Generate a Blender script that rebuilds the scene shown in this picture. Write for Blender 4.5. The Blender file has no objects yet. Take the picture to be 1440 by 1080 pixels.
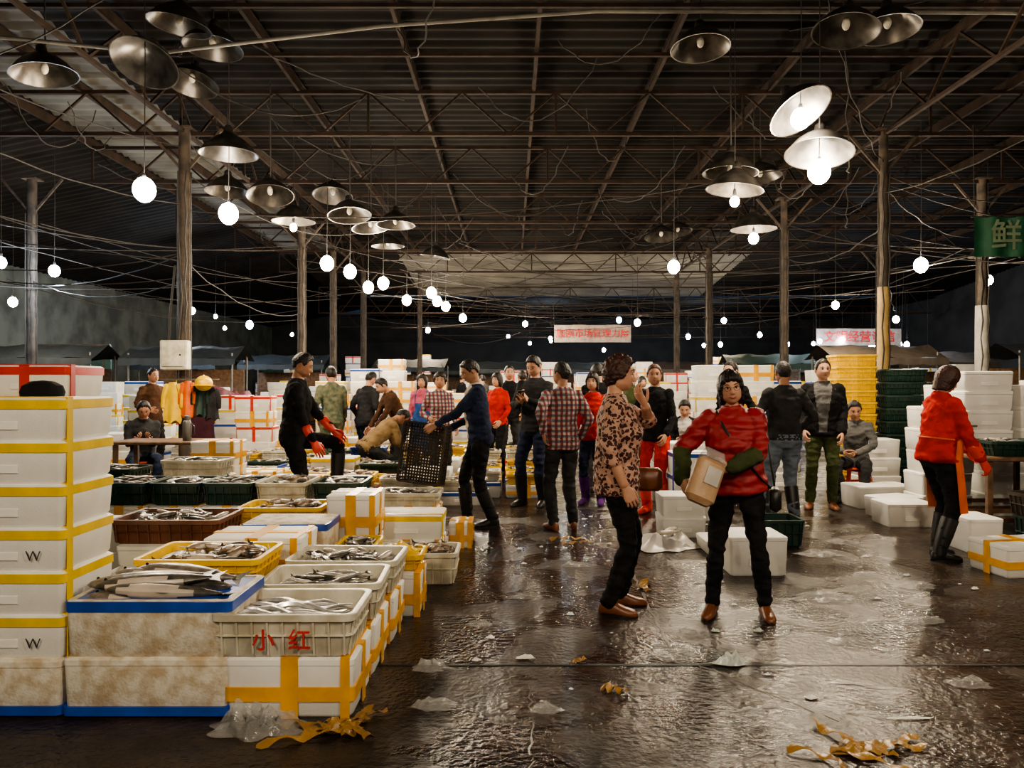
import bpy, bmesh, math, random
from math import sin, cos, pi, radians, sqrt, exp
from mathutils import Vector, Matrix, noise
from mathutils.bvhtree import BVHTree
random.seed(11)
V = Vector
scene = bpy.context.scene
COL = scene.collection

# ------------------------------------------------------------ materials
def nt(name):
    m = bpy.data.materials.new(name); m.use_nodes = True
    t = m.node_tree; b = t.nodes['Principled BSDF']
    return m, t, b
def c4(c): return (c[0], c[1], c[2], 1)
MC = {}
def mat(name, col, rough=.5, metal=0, col2=None, ns=6, bump=.0, bs=40, emit=0, spec=None, trans=0, alpha=1, bd=.02):
    if name in MC: return MC[name]
    m, t, b = nt(name)
    tc = t.nodes.new('ShaderNodeTexCoord')
    n = t.nodes.new('ShaderNodeTexNoise'); n.inputs['Scale'].default_value = ns; n.inputs['Detail'].default_value = 5
    t.links.new(tc.outputs['Object'], n.inputs['Vector'])
    mx = t.nodes.new('ShaderNodeMix'); mx.data_type = 'RGBA'
    if col2 is None: col2 = tuple(x*.72 for x in col)
    r = t.nodes.new('ShaderNodeValToRGB'); r.color_ramp.elements[0].position = .38; r.color_ramp.elements[1].position = .64
    t.links.new(n.outputs['Fac'], r.inputs['Fac'])
    t.links.new(r.outputs['Color'], mx.inputs['Factor'])
    mx.inputs['A'].default_value = c4(col); mx.inputs['B'].default_value = c4(col2)
    t.links.new(mx.outputs['Result'], b.inputs['Base Color'])
    b.inputs['Roughness'].default_value = rough; b.inputs['Metallic'].default_value = metal
    if bump:
        n2 = t.nodes.new('ShaderNodeTexNoise'); n2.inputs['Scale'].default_value = bs; n2.inputs['Detail'].default_value = 3
        t.links.new(tc.outputs['Object'], n2.inputs['Vector'])
        bp = t.nodes.new('ShaderNodeBump'); bp.inputs['Strength'].default_value = bump; bp.inputs['Distance'].default_value = bd
        t.links.new(n2.outputs['Fac'], bp.inputs['Height']); t.links.new(bp.outputs['Normal'], b.inputs['Normal'])
    if emit:
        b.inputs['Emission Color'].default_value = c4(col); b.inputs['Emission Strength'].default_value = emit
    if trans: b.inputs['Transmission Weight'].default_value = trans
    if alpha < 1: b.inputs['Alpha'].default_value = alpha
    if spec is not None: b.inputs['Specular IOR Level'].default_value = spec
    MC[name] = m
    return m

def mat_leopard():
    m, t, b = nt('leopard_fabric')
    tc = t.nodes.new('ShaderNodeTexCoord')
    v = t.nodes.new('ShaderNodeTexVoronoi'); v.inputs['Scale'].default_value = 38
    nz = t.nodes.new('ShaderNodeTexNoise'); nz.inputs['Scale'].default_value = 30
    va = t.nodes.new('ShaderNodeVectorMath'); va.operation = 'SCALE'; va.inputs['Scale'].default_value = .035
    vb = t.nodes.new('ShaderNodeVectorMath'); vb.operation = 'ADD'
    t.links.new(tc.outputs['Object'], nz.inputs['Vector']); t.links.new(nz.outputs['Color'], va.inputs[0])
    t.links.new(va.outputs[0], vb.inputs[0]); t.links.new(tc.outputs['Object'], vb.inputs[1])
    t.links.new(vb.outputs[0], v.inputs['Vector'])
    r = t.nodes.new('ShaderNodeValToRGB'); r.color_ramp.interpolation = 'CONSTANT'
    e = r.color_ramp.elements
    e[0].position = 0; e[0].color = (.15, .035, .03, 1)
    e[1].position = .15; e[1].color = (.035, .010, .011, 1)
    x = e.new(.50); x.color = (.46, .27, .20, 1)
    t.links.new(v.outputs['Distance'], r.inputs['Fac']); t.links.new(r.outputs['Color'], b.inputs['Base Color'])
    b.inputs['Roughness'].default_value = .85
    return m
def mat_plaid():
    m, t, b = nt('plaid_fabric')
    tc = t.nodes.new('ShaderNodeTexCoord')
    def w(d, s, p=0):
        a = t.nodes.new('ShaderNodeTexWave'); a.bands_direction = d; a.inputs['Scale'].default_value = s
        a.inputs['Distortion'].default_value = .6; a.inputs['Detail Scale'].default_value = 1
        t.links.new(tc.outputs['Object'], a.inputs['Vector'])
        r = t.nodes.new('ShaderNodeValToRGB'); r.color_ramp.elements[0].position = .45; r.color_ramp.elements[1].position = .55
        t.links.new(a.outputs['Fac'], r.inputs['Fac']); return r
    a = w('X', 6.2); c = w('Z', 6.2)
    m1 = t.nodes.new('ShaderNodeMix'); m1.data_type = 'RGBA'; m1.inputs['A'].default_value = (.24, .04, .035, 1); m1.inputs['B'].default_value = (.38, .35, .34, 1)
    t.links.new(a.outputs['Color'], m1.inputs['Factor'])
    m2 = t.nodes.new('ShaderNodeMix'); m2.data_type = 'RGBA'; m2.inputs['B'].default_value = (.03, .03, .06, 1)
    t.links.new(m1.outputs['Result'], m2.inputs['A'])
    mm = t.nodes.new('ShaderNodeMath'); mm.operation = 'MULTIPLY'; mm.inputs[1].default_value = .7
    t.links.new(c.outputs['Color'], mm.inputs[0]); t.links.new(mm.outputs[0], m2.inputs['Factor'])
    t.links.new(m2.outputs['Result'], b.inputs['Base Color']); b.inputs['Roughness'].default_value = .9
    return m
def mat_puffy(name, col):
    m, t, b = nt(name)
    tc = t.nodes.new('ShaderNodeTexCoord')
    w = t.nodes.new('ShaderNodeTexWave'); w.bands_direction = 'Z'; w.inputs['Scale'].default_value = 4.6; w.inputs['Distortion'].default_value = 1.6
    t.links.new(tc.outputs['Object'], w.inputs['Vector'])
    bp = t.nodes.new('ShaderNodeBump'); bp.inputs['Strength'].default_value = .55; bp.inputs['Distance'].default_value = .02
    t.links.new(w.outputs['Fac'], bp.inputs['Height']); t.links.new(bp.outputs['Normal'], b.inputs['Normal'])
    b.inputs['Base Color'].default_value = c4(col); b.inputs['Roughness'].default_value = .6
    return m
def mat_floor():
    m, t, b = nt('wet_concrete')
    tc = t.nodes.new('ShaderNodeTexCoord')
    def nz(s, d=6, dist=0):
        n = t.nodes.new('ShaderNodeTexNoise'); n.inputs['Scale'].default_value = s; n.inputs['Detail'].default_value = d
        n.inputs['Distortion'].default_value = dist
        t.links.new(tc.outputs['Object'], n.inputs['Vector']); return n
    def ramp(src, p0, c0, p1, c1):
        r = t.nodes.new('ShaderNodeValToRGB'); e = r.color_ramp.elements
        e[0].position = p0; e[0].color = c0; e[1].position = p1; e[1].color = c1
        t.links.new(src.outputs['Fac'], r.inputs['Fac']); return r
    n1 = nz(.8, 8, .5); n2 = nz(5, 8); n3 = nz(1.9, 10, .5); n4 = nz(30, 6)
    r1 = ramp(n1, .35, (.015, .0095, .006, 1), .68, (.046, .030, .020, 1))
    r2 = ramp(n2, .4, (.5, .5, .5, 1), .7, (1.3, 1.22, 1.15, 1))
    mu = t.nodes.new('ShaderNodeMix'); mu.data_type = 'RGBA'; mu.blend_type = 'MULTIPLY'; mu.inputs['Factor'].default_value = 1
    t.links.new(r1.outputs['Color'], mu.inputs['A']); t.links.new(r2.outputs['Color'], mu.inputs['B'])
    t.links.new(mu.outputs['Result'], b.inputs['Base Color'])
    r3 = ramp(n3, .42, (.09, .09, .09, 1), .60, (.42, .42, .42, 1))
    t.links.new(r3.outputs['Color'], b.inputs['Roughness'])
    b.inputs['Specular IOR Level'].default_value = .5
    bp = t.nodes.new('ShaderNodeBump'); bp.inputs['Strength'].default_value = .7; bp.inputs['Distance'].default_value = .015
    t.links.new(n4.outputs['Fac'], bp.inputs['Height'])
    bp2 = t.nodes.new('ShaderNodeBump'); bp2.inputs['Strength'].default_value = .4; bp2.inputs['Distance'].default_value = .03
    t.links.new(n2.outputs['Fac'], bp2.inputs['Height']); t.links.new(bp.outputs['Normal'], bp2.inputs['Normal'])
    t.links.new(bp2.outputs['Normal'], b.inputs['Normal'])
    return m

FOAM = mat('foam_white', (.86, .86, .83), .6, col2=(.76, .75, .70), ns=4, bump=.12, bs=150)
FOAM_OLD = mat('foam_dirty', (.74, .70, .60), .65, col2=(.50, .40, .27), ns=16, bump=.2, bs=90)
TAPE_Y = mat('tape_yellow', (.9, .62, .015), .3)
TAPE_O = mat('tape_orange', (.86, .43, .03), .3)
TAPE_B = mat('tape_blue', (.02, .08, .42), .3)
TAPE_R = mat('tape_red', (.65, .05, .03), .3)
P_WHITE = mat('plastic_white', (.66, .63, .53), .4, col2=(.45, .41, .31), ns=8)
P_YELLOW = mat('plastic_yellow', (.88, .57, .015), .35, col2=(.7, .42, .015))
P_GREEN = mat('plastic_dark_green', (.015, .045, .035), .35)
P_BROWN = mat('plastic_brown', (.16, .06, .03), .4)
P_BLACK = mat('plastic_black', (.045, .036, .028), .35)
P_RED = mat('plastic_red', (.7, .07, .02), .35)
P_BLUE = mat('plastic_blue', (.03, .12, .5), .35)
F_SIL = mat('fish_silver', (.58, .56, .53), .25, .35, col2=(.3, .28, .27), ns=20)
F_DRK = mat('fish_dark', (.05, .048, .045), .3, .2, col2=(.12, .11, .09), ns=25)
F_BEL = mat('fish_belly', (.6, .52, .44), .3)
F_GRY = mat('fish_grey_brown', (.24, .205, .17), .3, .15, col2=(.11, .095, .08), ns=30)
F_BRN = mat('fish_brown', (.2, .13, .09), .3, col2=(.34, .27, .2), ns=20)
RUST = mat('steel_rusty', (.032, .019, .013), .85, .0, col2=(.017, .011, .008), ns=5, bump=.2, spec=.25)
COLM = mat('column_paint_old', (.075, .055, .04), .75, col2=(.03, .023, .018), ns=6, bump=.3)
STEEL = mat('steel_grey', (.2, .19, .18), .5, .6)
ALU = mat('aluminium_reflector', (.11, .10, .09), .35, .7, col2=(.05, .045, .04), ns=7)
CABLE = mat('cable_grey', (.035, .031, .029), .7)
CABLE_L = mat('cable_pale', (.16, .15, .13), .6)
BULB = mat('bulb_glow', (1, .90, .72), .3, emit=130)
BULB_C = mat('bulb_glow_cool', (.8, .9, 1), .3, emit=70)
BULB_B = mat('bulb_glow_blue', (.2, .4, 1), .3, emit=25)
WOODM = mat('wood_old', (.16, .09, .05), .6, col2=(.08, .045, .025), ns=12)
SKIN = mat('skin', (.58, .32, .21), .6, col2=(.48, .25, .16), ns=10)
SKIN_D = mat('skin_tan', (.42, .22, .135), .6, col2=(.35, .17, .1), ns=10)
HAIR = mat('hair_black', (.014, .010, .009), .5, bump=.5, bs=60)
HAIR_B = mat('hair_brown', (.075, .022, .013), .5, col2=(.03, .01, .007), bump=.5, bs=60)
EYEW = mat('eye_white', (.6, .55, .5), .3)
DARK = mat('eye_dark', (.01, .008, .008), .2)
LIPS = mat('lips', (.42, .12, .1), .4)
def cloth(n, c, r=.95): return mat('cloth_'+n, c, r, col2=tuple(x*.6 for x in c), ns=7, bump=.6, bs=13, spec=.2, bd=.03)
C_BLACK = cloth('black', (.014, .014, .016)); C_NAVY = cloth('navy', (.022, .03, .065)); C_GREY = cloth('grey', (.13, .13, .13))
C_DGREY = cloth('dark_grey', (.035, .035, .038)); C_RED = cloth('red', (.56, .028, .018)); C_JEANS = cloth('jeans', (.17, .21, .27))
C_OLIVE = cloth('olive', (.06, .075, .03)); C_TAN = cloth('tan', (.3, .2, .1)); C_PINK = cloth('pink', (.6, .13, .2))
C_CAMO = mat('cloth_camo', (.05, .075, .045), .8, col2=(.16, .15, .09), ns=14); C_BEIGE = cloth('beige', (.45, .38, .28))
C_BROWN = cloth('brown', (.1, .05, .03)); C_BLUE = cloth('blue', (.05, .13, .4)); C_WHITE = cloth('white', (.6, .58, .55))
C_ORANGE = mat('apron_orange', (.80, .15, .02), .45)
C_PURPLE = cloth('purple', (.13, .04, .22))
LEO = mat_leopard(); PLAID = mat_plaid(); PUFF = mat_puffy('puffer_red', (.30, .016, .022))
SHOE_B = mat('leather_brown', (.2, .07, .03), .35); SHOE_K = mat('rubber_black', (.014, .014, .014), .4)
GLOVE_R = mat('rubber_glove_red', (.75, .06, .03), .35); GLOVE_B = mat('glove_blue', (.03, .14, .45), .5)
PAPER = mat('package_tan', (.5, .33, .2), .45, col2=(.4, .24, .13), bump=.3, bs=20)
CLEAR = mat('plastic_film', (.6, .6, .58), .15, bump=.6, bs=15, alpha=.35)
ICE = mat('ice_white', (.6, .66, .62), .2, bump=.5, bs=20)
ICEBED = mat('wet_fish_bed', (.26, .24, .22), .3, col2=(.42, .4, .38), ns=30, bump=.6, bs=40)

# ------------------------------------------------------------ mesh builder
class MB:
    def __init__(s): s.v = []; s.f = []; s.m = []
    def add(s, vs, fs, mi):
        o = len(s.v); s.v += [V(x) for x in vs]
        for f in fs: s.f.append(tuple(i+o for i in f)); s.m.append(mi)
    def merge(s, other, M=None, remap=None):
        o = len(s.v); s.v += [(M @ x if M else x.copy()) for x in other.v]
        for f, m in zip(other.f, other.m): s.f.append(tuple(i+o for i in f)); s.m.append(remap[m] if remap else m)
    def loft(s, rings, mi, cap=True):
        n = len(rings[0]); vs = [p for r in rings for p in r]; fs = []
        for i in range(len(rings)-1):
            for j in range(n):
                k = (j+1) % n
                fs.append((i*n+j, i*n+k, (i+1)*n+k, (i+1)*n+j))
        if cap:
            fs.append(tuple(reversed(range(n)))); L = (len(rings)-1)*n
            fs.append(tuple(L+j for j in range(n)))
        s.add(vs, fs, mi)
    def box(s, c, sz, mi, rot=None):
        x, y, z = sz[0]/2, sz[1]/2, sz[2]/2
        vs = [V((a*x, b*y, d*z)) for a in (-1, 1) for b in (-1, 1) for d in (-1, 1)]
        if rot is not None: vs = [rot @ p for p in vs]
        vs = [p+V(c) for p in vs]
        s.add(vs, [(0, 1, 3, 2), (4, 6, 7, 5), (0, 4, 5, 1), (2, 3, 7, 6), (0, 2, 6, 4), (1, 5, 7, 3)], mi)
    def rbox(s, c, sz, mi, bev=.01, rot=None):
        hx, hy, hz = sz[0]/2, sz[1]/2, sz[2]/2
        rings = [rr(hx-bev, hy-bev, -hz, bev), rr(hx, hy, -hz+bev, bev*1.5), rr(hx, hy, hz-bev, bev*1.5), rr(hx-bev, hy-bev, hz, bev)]
        rings = [[(rot @ p if rot is not None else p)+V(c) for p in r] for r in rings]
        s.loft(rings, mi)
    def beam(s, a, b, w, h, mi):
        a = V(a); b = V(b); d = b-a; L = d.length; q = d.to_track_quat('X', 'Z').to_matrix()
        s.box((a+b)/2, (L, w, h), mi, q)
    def tube(s, pts, rad, mi, n=10, roundcap=True, flat=None):
        pts = [V(p) for p in pts]
        if roundcap:
            d0 = (pts[0]-pts[1]).normalized(); d1 = (pts[-1]-pts[-2]).normalized()
            pts = [pts[0]+d0*rad[0]*.75]+[pts[0]+d0*rad[0]*.45]+pts+[pts[-1]+d1*rad[-1]*.45, pts[-1]+d1*rad[-1]*.75]
            rad = [rad[0]*.45, rad[0]*.85]+list(rad)+[rad[-1]*.85, rad[-1]*.45]
        rings = []; u = None
        for i, p in enumerate(pts):
            t = (pts[min(i+1, len(pts)-1)]-pts[max(i-1, 0)]).normalized()
            if u is None:
                u = t.cross(V((0, 0, 1)));
                if u.length < .1: u = t.cross(V((0, 1, 0)))
            u = (u-t*u.dot(t)).normalized(); w = t.cross(u)
            rings.append([p+(u*cos(2*pi*j/n)+w*sin(2*pi*j/n))*rad[i] for j in range(n)])
        s.loft(rings, mi)
    def lathe(s, prof, mi, n=24, c=(0, 0, 0), cap=False):
        s.loft([[V((c[0]+r*cos(2*pi*j/n), c[1]+r*sin(2*pi*j/n), c[2]+z)) for j in range(n)] for r, z in prof], mi, cap)
    def ball(s, c, r, mi, n=12, k=8, rot=None):
        rings = []
        for i in range(k+1):
            a = -pi/2+pi*(i+.0)/k; a = max(-pi/2+.08, min(pi/2-.08, a))
            ring = [V((r[0]*cos(a)*cos(2*pi*j/n), r[1]*cos(a)*sin(2*pi*j/n), r[2]*sin(a))) for j in range(n)]
            rings.append([(rot @ p if rot is not None else p)+V(c) for p in ring])
        s.loft(rings, mi)
    def mesh(s, name, mats, smooth=True, ang=40):
        me = bpy.data.meshes.new(name); me.from_pydata([tuple(p) for p in s.v], [], s.f)
        for m in mats: me.materials.append(m)
        me.polygons.foreach_set('material_index', s.m)
        bm = bmesh.new(); bm.from_mesh(me); bmesh.ops.recalc_face_normals(bm, faces=bm.faces); bm.to_mesh(me); bm.free()
        if smooth:
            me.polygons.foreach_set('use_smooth', [True]*len(me.polygons)); me.set_sharp_from_angle(angle=radians(ang))
        me.update(); return me
    def obj(s, name, mats, loc=(0, 0, 0), rz=0, **k):
        return put(name, s.mesh(name, mats, **k), loc, rz)
def put(name, me, loc=(0, 0, 0), rz=0, rot=None, scale=None):
    o = bpy.data.objects.new(name, me); o.location = loc
    o.rotation_euler = rot if rot else (0, 0, radians(rz))
    if scale: o.scale = scale
    COL.objects.link(o); return o
def rr(hx, hy, z, r, k=3):
    out = []
    r = max(min(r, hx*.9, hy*.9), .0005)
    for cx, cy, a0 in ((hx-r, hy-r, 0), (-hx+r, hy-r, pi/2), (-hx+r, -hy+r, pi), (hx-r, -hy+r, 1.5*pi)):
        for i in range(k+1):
            a = a0+pi/2*i/k; out.append(V((cx+r*cos(a), cy+r*sin(a), z)))
    return out
def text(s, size, m, parent, loc, rot=(pi/2, 0, 0), name='lettering', ext=.002, off=.012):
    c = bpy.data.curves.new(name, 'FONT'); c.body = s; c.size = size; c.extrude = ext; c.align_x = 'CENTER'; c.align_y = 'CENTER'
    c.offset = size*off
    c.materials.append(m); o = bpy.data.objects.new(name, c); COL.objects.link(o)
    o.location = loc; o.rotation_euler = rot; o.parent = parent; return o

# ------------------------------------------------------------ box / crate / fish assets
CA = {}
def foam_mesh(w, d, h, style='yellow', closed=True):
    key = ('f', w, d, h, style, closed)
    if key in CA: return CA[key]
    b = MB(); hx, hy = w/2, d/2; lid = h-.035 if closed else h
    if closed:
        b.loft([rr(hx-.02, hy-.02, 0, .02), rr(hx-.008, hy-.008, .015, .025), rr(hx, hy, lid, .025)], 0)
        b.loft([rr(hx+.002, hy+.002, lid+.003, .025), rr(hx+.002, hy+.002, h-.008, .025), rr(hx-.01, hy-.01, h, .02)], 0)
    else:
        b.loft([rr(hx-.02, hy-.02, 0, .02), rr(hx-.008, hy-.008, .015, .025), rr(hx, hy, h-.006, .025), rr(hx-.006, hy-.006, h, .02),
                rr(hx-.026, hy-.026, h, .015), rr(hx-.03, hy-.03, h-.006, .015), rr(hx-.035, hy-.035, .03, .015)], 0)
    if h > .15 and style not in ('bluetop', 'bluebot'):
        for sy in (-1, 1): b.rbox((0, sy*(hy-.002), h*.36), (w*.34, .006, h*.2), 0, .0025)
    def band(z0, z1, mi):
        e = .004
        b.loft([rr(hx-.002+e-.006, hy-.002+e-.006, z0, .025), rr(hx+e, hy+e, z0+.001, .026), rr(hx+e, hy+e, z1-.001, .026), rr(hx-.002, hy-.002, z1, .025)], mi)
    def strap(x, t):
        e = .005
        for sy in (-1, 1): b.box((x, sy*(hy+e/2), h/2), (t, e, h), 1)
        if closed: b.box((x, 0, h+.001), (t, d+2*e, .005), 1)
    def strapy(y, t):
        e = .005
        for sx in (-1, 1): b.box((sx*(hx+e/2), y, h/2), (e, t, h), 1)
        if closed: b.box((0, y, h+.0015), (w+2*e, t, .005), 1)
    if style in ('yellow', 'red', 'bluec'):
        band(h-.05, h-.008, 1); strapy(-hy*.78, .04)
        if style == 'red': strap(0, .05)
    elif style == 'orange':
        band(h*.28, h*.52, 1); strap(0, .075); strapy(0, .06); strap(hx*.86, .04)
    elif style == 'bluetop': band(h-.05, h-.004, 1)
    elif style == 'bluebot': band(.01, .05, 1)
    tm = {'yellow': TAPE_Y, 'orange': TAPE_O, 'red': TAPE_R, 'bluec': TAPE_B, 'bluetop': TAPE_B, 'bluebot': TAPE_B, 'plain': TAPE_Y}[style]
    fm = FOAM_OLD if style in ('bluetop', 'bluebot') else FOAM
    CA[key] = b.mesh('styrofoam_box', [fm, tm]); return CA[key]
def foam(x, y, z=0, w=.6, d=.42, h=.26, style='yellow', closed=True, rz=0):
    return put('styrofoam_box', foam_mesh(w, d, h, style, closed), (x, y, z), rz)
def crate_mesh(w, d, h, m, lattice=False):
    key = ('c', w, d, h, m.name, lattice)
    if key in CA: return CA[key]
    b = MB(); hx, hy = w/2, d/2; t = .012
    if not lattice:
        b.loft([rr(hx-.045, hy-.045, 0, .03), rr(hx-.035, hy-.035, .01, .035), rr(hx-.018, hy-.018, h-.03, .04), rr(hx, hy, h-.028, .045),
                rr(hx, hy, h, .045), rr(hx-.008, hy-.008, h+.003, .04), rr(hx-.026, hy-.026, h, .035), rr(hx-.045, hy-.045, .02, .03)], 0)
        nx = int(w/.075); ny = int(d/.075)
        for i in range(nx+1):
            x = -hx+.05+(w-.1)*i/nx
            for sy in (-1, 1): b.beam((x, sy*(hy-.034), .01), (x, sy*(hy-.014), h-.03), .008, .014, 0)
        for i in range(ny+1):
            y = -hy+.05+(d-.1)*i/ny
            for sx in (-1, 1): b.beam((sx*(hx-.034), y, .01), (sx*(hx-.014), y, h-.03), .014, .008, 0)
        zz = h*.5
        b.loft([rr(hx-.02, hy-.02, zz-.006, .04), rr(hx-.012, hy-.012, zz, .04), rr(hx-.02, hy-.02, zz+.006, .04)], 0)
    else:
        b.loft([rr(hx-.01, hy-.01, h-.03, .03), rr(hx, hy, h-.025, .035), rr(hx, hy, h, .035), rr(hx-.02, hy-.02, h, .03), rr(hx-.02, hy-.02, h-.03, .03), rr(hx-.01, hy-.01, h-.03, .03)], 0, False)
        b.loft([rr(hx-.01, hy-.01, 0, .03), rr(hx-.005, hy-.005, .02, .03), rr(hx-.02, hy-.02, .02, .03), rr(hx-.02, hy-.02, 0, .03), rr(hx-.01, hy-.01, 0, .03)], 0, False)
        for zz in (h*.36, h*.66):
            for sy in (-1, 1): b.box((0, sy*(hy-.012), zz), (w-.03, .008, .014), 0)
            for sx in (-1, 1): b.box((sx*(hx-.012), 0, zz), (.008, d-.03, .014), 0)
        nx = int(w/.032); ny = int(d/.032)
        for i in range(nx+1):
            x = -hx+.02+(w-.04)*i/nx
            for sy in (-1, 1): b.box((x, sy*(hy-.012), h/2), (.011, .009, h-.01), 0)
            b.box((x, 0, .006), (.018, d-.03, .009), 0)
        for i in range(ny+1):
            y = -hy+.02+(d-.04)*i/ny
            for sx in (-1, 1): b.box((sx*(hx-.012), y, h/2), (.009, .011, h-.01), 0)
            b.box((0, y, .008), (w-.03, .018, .009), 0)
    CA[key] = b.mesh('plastic_crate', [m]); return CA[key]
def crate(x, y, z, m, w=.6, d=.42, h=.17, rz=0, lattice=False):
    return put('plastic_crate', crate_mesh(w, d, h, m, lattice), (x, y, z), rz)
def fish_mb(L=.2, slim=.2, kind=0):
    b = MB(); n = 12
    prof = [(-.5, .03), (-.47, .34), (-.4, .66), (-.3, .88), (-.18, .99), (-.05, 1), (.08, .88), (.2, .66), (.3, .4), (.37, .22), (.4, .18)]
    rings = []
    for t, r in prof:
        hw = L*slim*.5*r; th = hw*.66
        rings.append([V((t*L, hw*cos(2*pi*j/n), th*sin(2*pi*j/n)+th*0)) for j in range(n)])
    o = len(b.v); b.loft(rings, 0)
    for i, f in enumerate(b.f):
        cy = sum(b.v[k].y for k in f)/len(f)
        if cy > L*slim*.2: b.m[i] = 1
        elif cy < -L*slim*.3: b.m[i] = 2
    h = L*slim
    b.add([(.37*L, -.02*L, 0), (.37*L, .02*L, 0), (.5*L, h*.62, .004), (.46*L, 0, 0), (.5*L, -h*.62, .004)], [(0, 3, 4), (0, 1, 3), (1, 2, 3)], 1)
    b.add([(-.2*L, h*.46, 0), (-.08*L, h*.72, 0), (.2*L, h*.32, 0)], [(0, 1, 2)], 1)
    b.add([(-.1*L, -h*.45, 0), (-.02*L, -h*.68, 0), (.03*L, -h*.42, 0)], [(0, 1, 2)], 1)
    b.ball((-.42*L, h*.08, h*.2), (h*.07,)*2+(h*.06,), 3, 6, 4)
    return b
def pile_mesh(w, d, n, L, slim, seed, depth=.06, mats=(0,), layers=3, align=None):
    key = ('p', w, d, n, L, slim, seed)
    if key in CA: return CA[key]
    rnd = random.Random(seed); b = MB()
    base = fish_mb(L, slim)
    for i in range(n):
        lay = i/n
        l = rnd.uniform(.8, 1.15)
        a = rnd.uniform(0, 2*pi) if align is None else align+rnd.gauss(0, .25)+(pi if rnd.random() < .3 else 0)
        ex = max(0, w/2-abs(cos(a))*L*.5*l); ey = max(0, d/2-abs(sin(a))*L*.5*l)
        x = rnd.uniform(-ex, ex); y = rnd.uniform(-ey, ey)
        hump = 1-.5*((2*x/w)**2+(2*y/d)**2)
        z = depth*lay*max(.25, hump)+L*slim*.2
        M = Matrix.Translation((x, y, z)) @ Matrix.Rotation(a, 4, 'Z') @ Matrix.Rotation(rnd.gauss(0, .12), 4, 'Y') @ Matrix.Rotation(rnd.gauss(0, .35)+(pi if rnd.random() < .5 else 0), 4, 'X') @ Matrix.Scale(l, 4)
        b.merge(base, M)
    b.loft([rr(w/2, d/2, -.05, .03), rr(w/2, d/2, L*slim*.1, .03)], 4)
    CA[key] = b.mesh('fish_pile', list(mats)+[DARK, ICEBED]); return CA[key]
FM_S = (F_SIL, F_DRK, F_BEL); FM_B = (F_BRN, F_DRK, F_BEL)
def fish(x, y, z, kind, w=.5, d=.32, rz=0):
    if kind == 's': me = pile_mesh(w, d, 34, .17, .24, 3, .05, FM_S)
    elif kind == 'a': me = pile_mesh(w, d, 40, .2, .16, 4, .06, FM_S, align=.3)
    elif kind == 'b': me = pile_mesh(w, d, 26, .22, .26, 5, .06, FM_B)
    else: me = pile_mesh(w, d, 30, .16, .3, 6, .05, FM_S)
    return put('fish_pile', me, (x, y, z), rz)
def tray(x, y, z, m, kind='s', w=.6, d=.42, h=.15, rz=0):
    crate(x, y, z, m, w, d, h, rz); fish(x, y, z+h-.045, kind, w-.1, d-.1, rz)

# ------------------------------------------------------------ humans
def ik(a, t, l1, l2, pole):
    d = t-a; L = d.length; mx = (l1+l2)*.995
    if L > mx: d = d*(mx/L); L = mx; t = a+d
    n = d.normalized(); p = V(pole); p = p-n*p.dot(n); p.normalize()
    x = (l1*l1-l2*l2+L*L)/(2*L); h = sqrt(max(0, l1*l1-x*x))
    return a+n*x+p*h, t
def ss(x): x = max(0, min(1, x)); return x*x*(3-2*x)
def g(x, s): return exp(-(x/s)**2)
def head_pt(x, y, z, detail=True):
    X, Y, Z = .076*x, .092*y, .115*z
    if z < 0:
        k = -z; X *= (1-.10*k)
        if y > 0: Y += .016*k*min(1, y*3)
        else: Y *= 1-.4*k
        X *= 1+.14*g(z+.6, .25)
    elif y < 0: Y *= 1.06
    if y > 0: Y *= .97
    if detail and y > 0:
        Y += g(X, .012)*(g(Z+.024, .013)*.021+g(Z-.0, .02)*.010)+g(abs(X)-.012, .008)*g(Z+.027, .008)*.006
        Y -= (g(X-.031, .015)+g(X+.031, .015))*g(Z-.008, .012)*.010
        Y += (g(X-.03, .018)+g(X+.03, .018))*g(Z-.03, .007)*.004
        Y += g(X, .02)*(g(Z+.052, .005)+g(Z+.063, .006))*.005+g(X, .018)*g(Z+.092, .012)*.007
        Y += (g(X-.04, .015)+g(X+.04, .015))*g(Z+.02, .018)*.004
    return V((X, Y, Z))
HL = {'short': [(0, .62), (35, .58), (55, .45), (68, .1), (78, -.12), (92, .1), (112, .0), (130, -.45), (180, -.6)],
      'curly': [(0, .52), (35, .47), (55, .35), (68, -.05), (82, -.3), (100, -.3), (120, -.6), (180, -.85)],
      'bob': [(0, .42), (30, .38), (46, .2), (60, -.45), (75, -.8), (95, -1.0), (180, -1.2)],
      'thin': [(0, .72), (35, .68), (55, .5), (72, .15), (92, .15), (130, -.4), (180, -.55)]}
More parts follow.
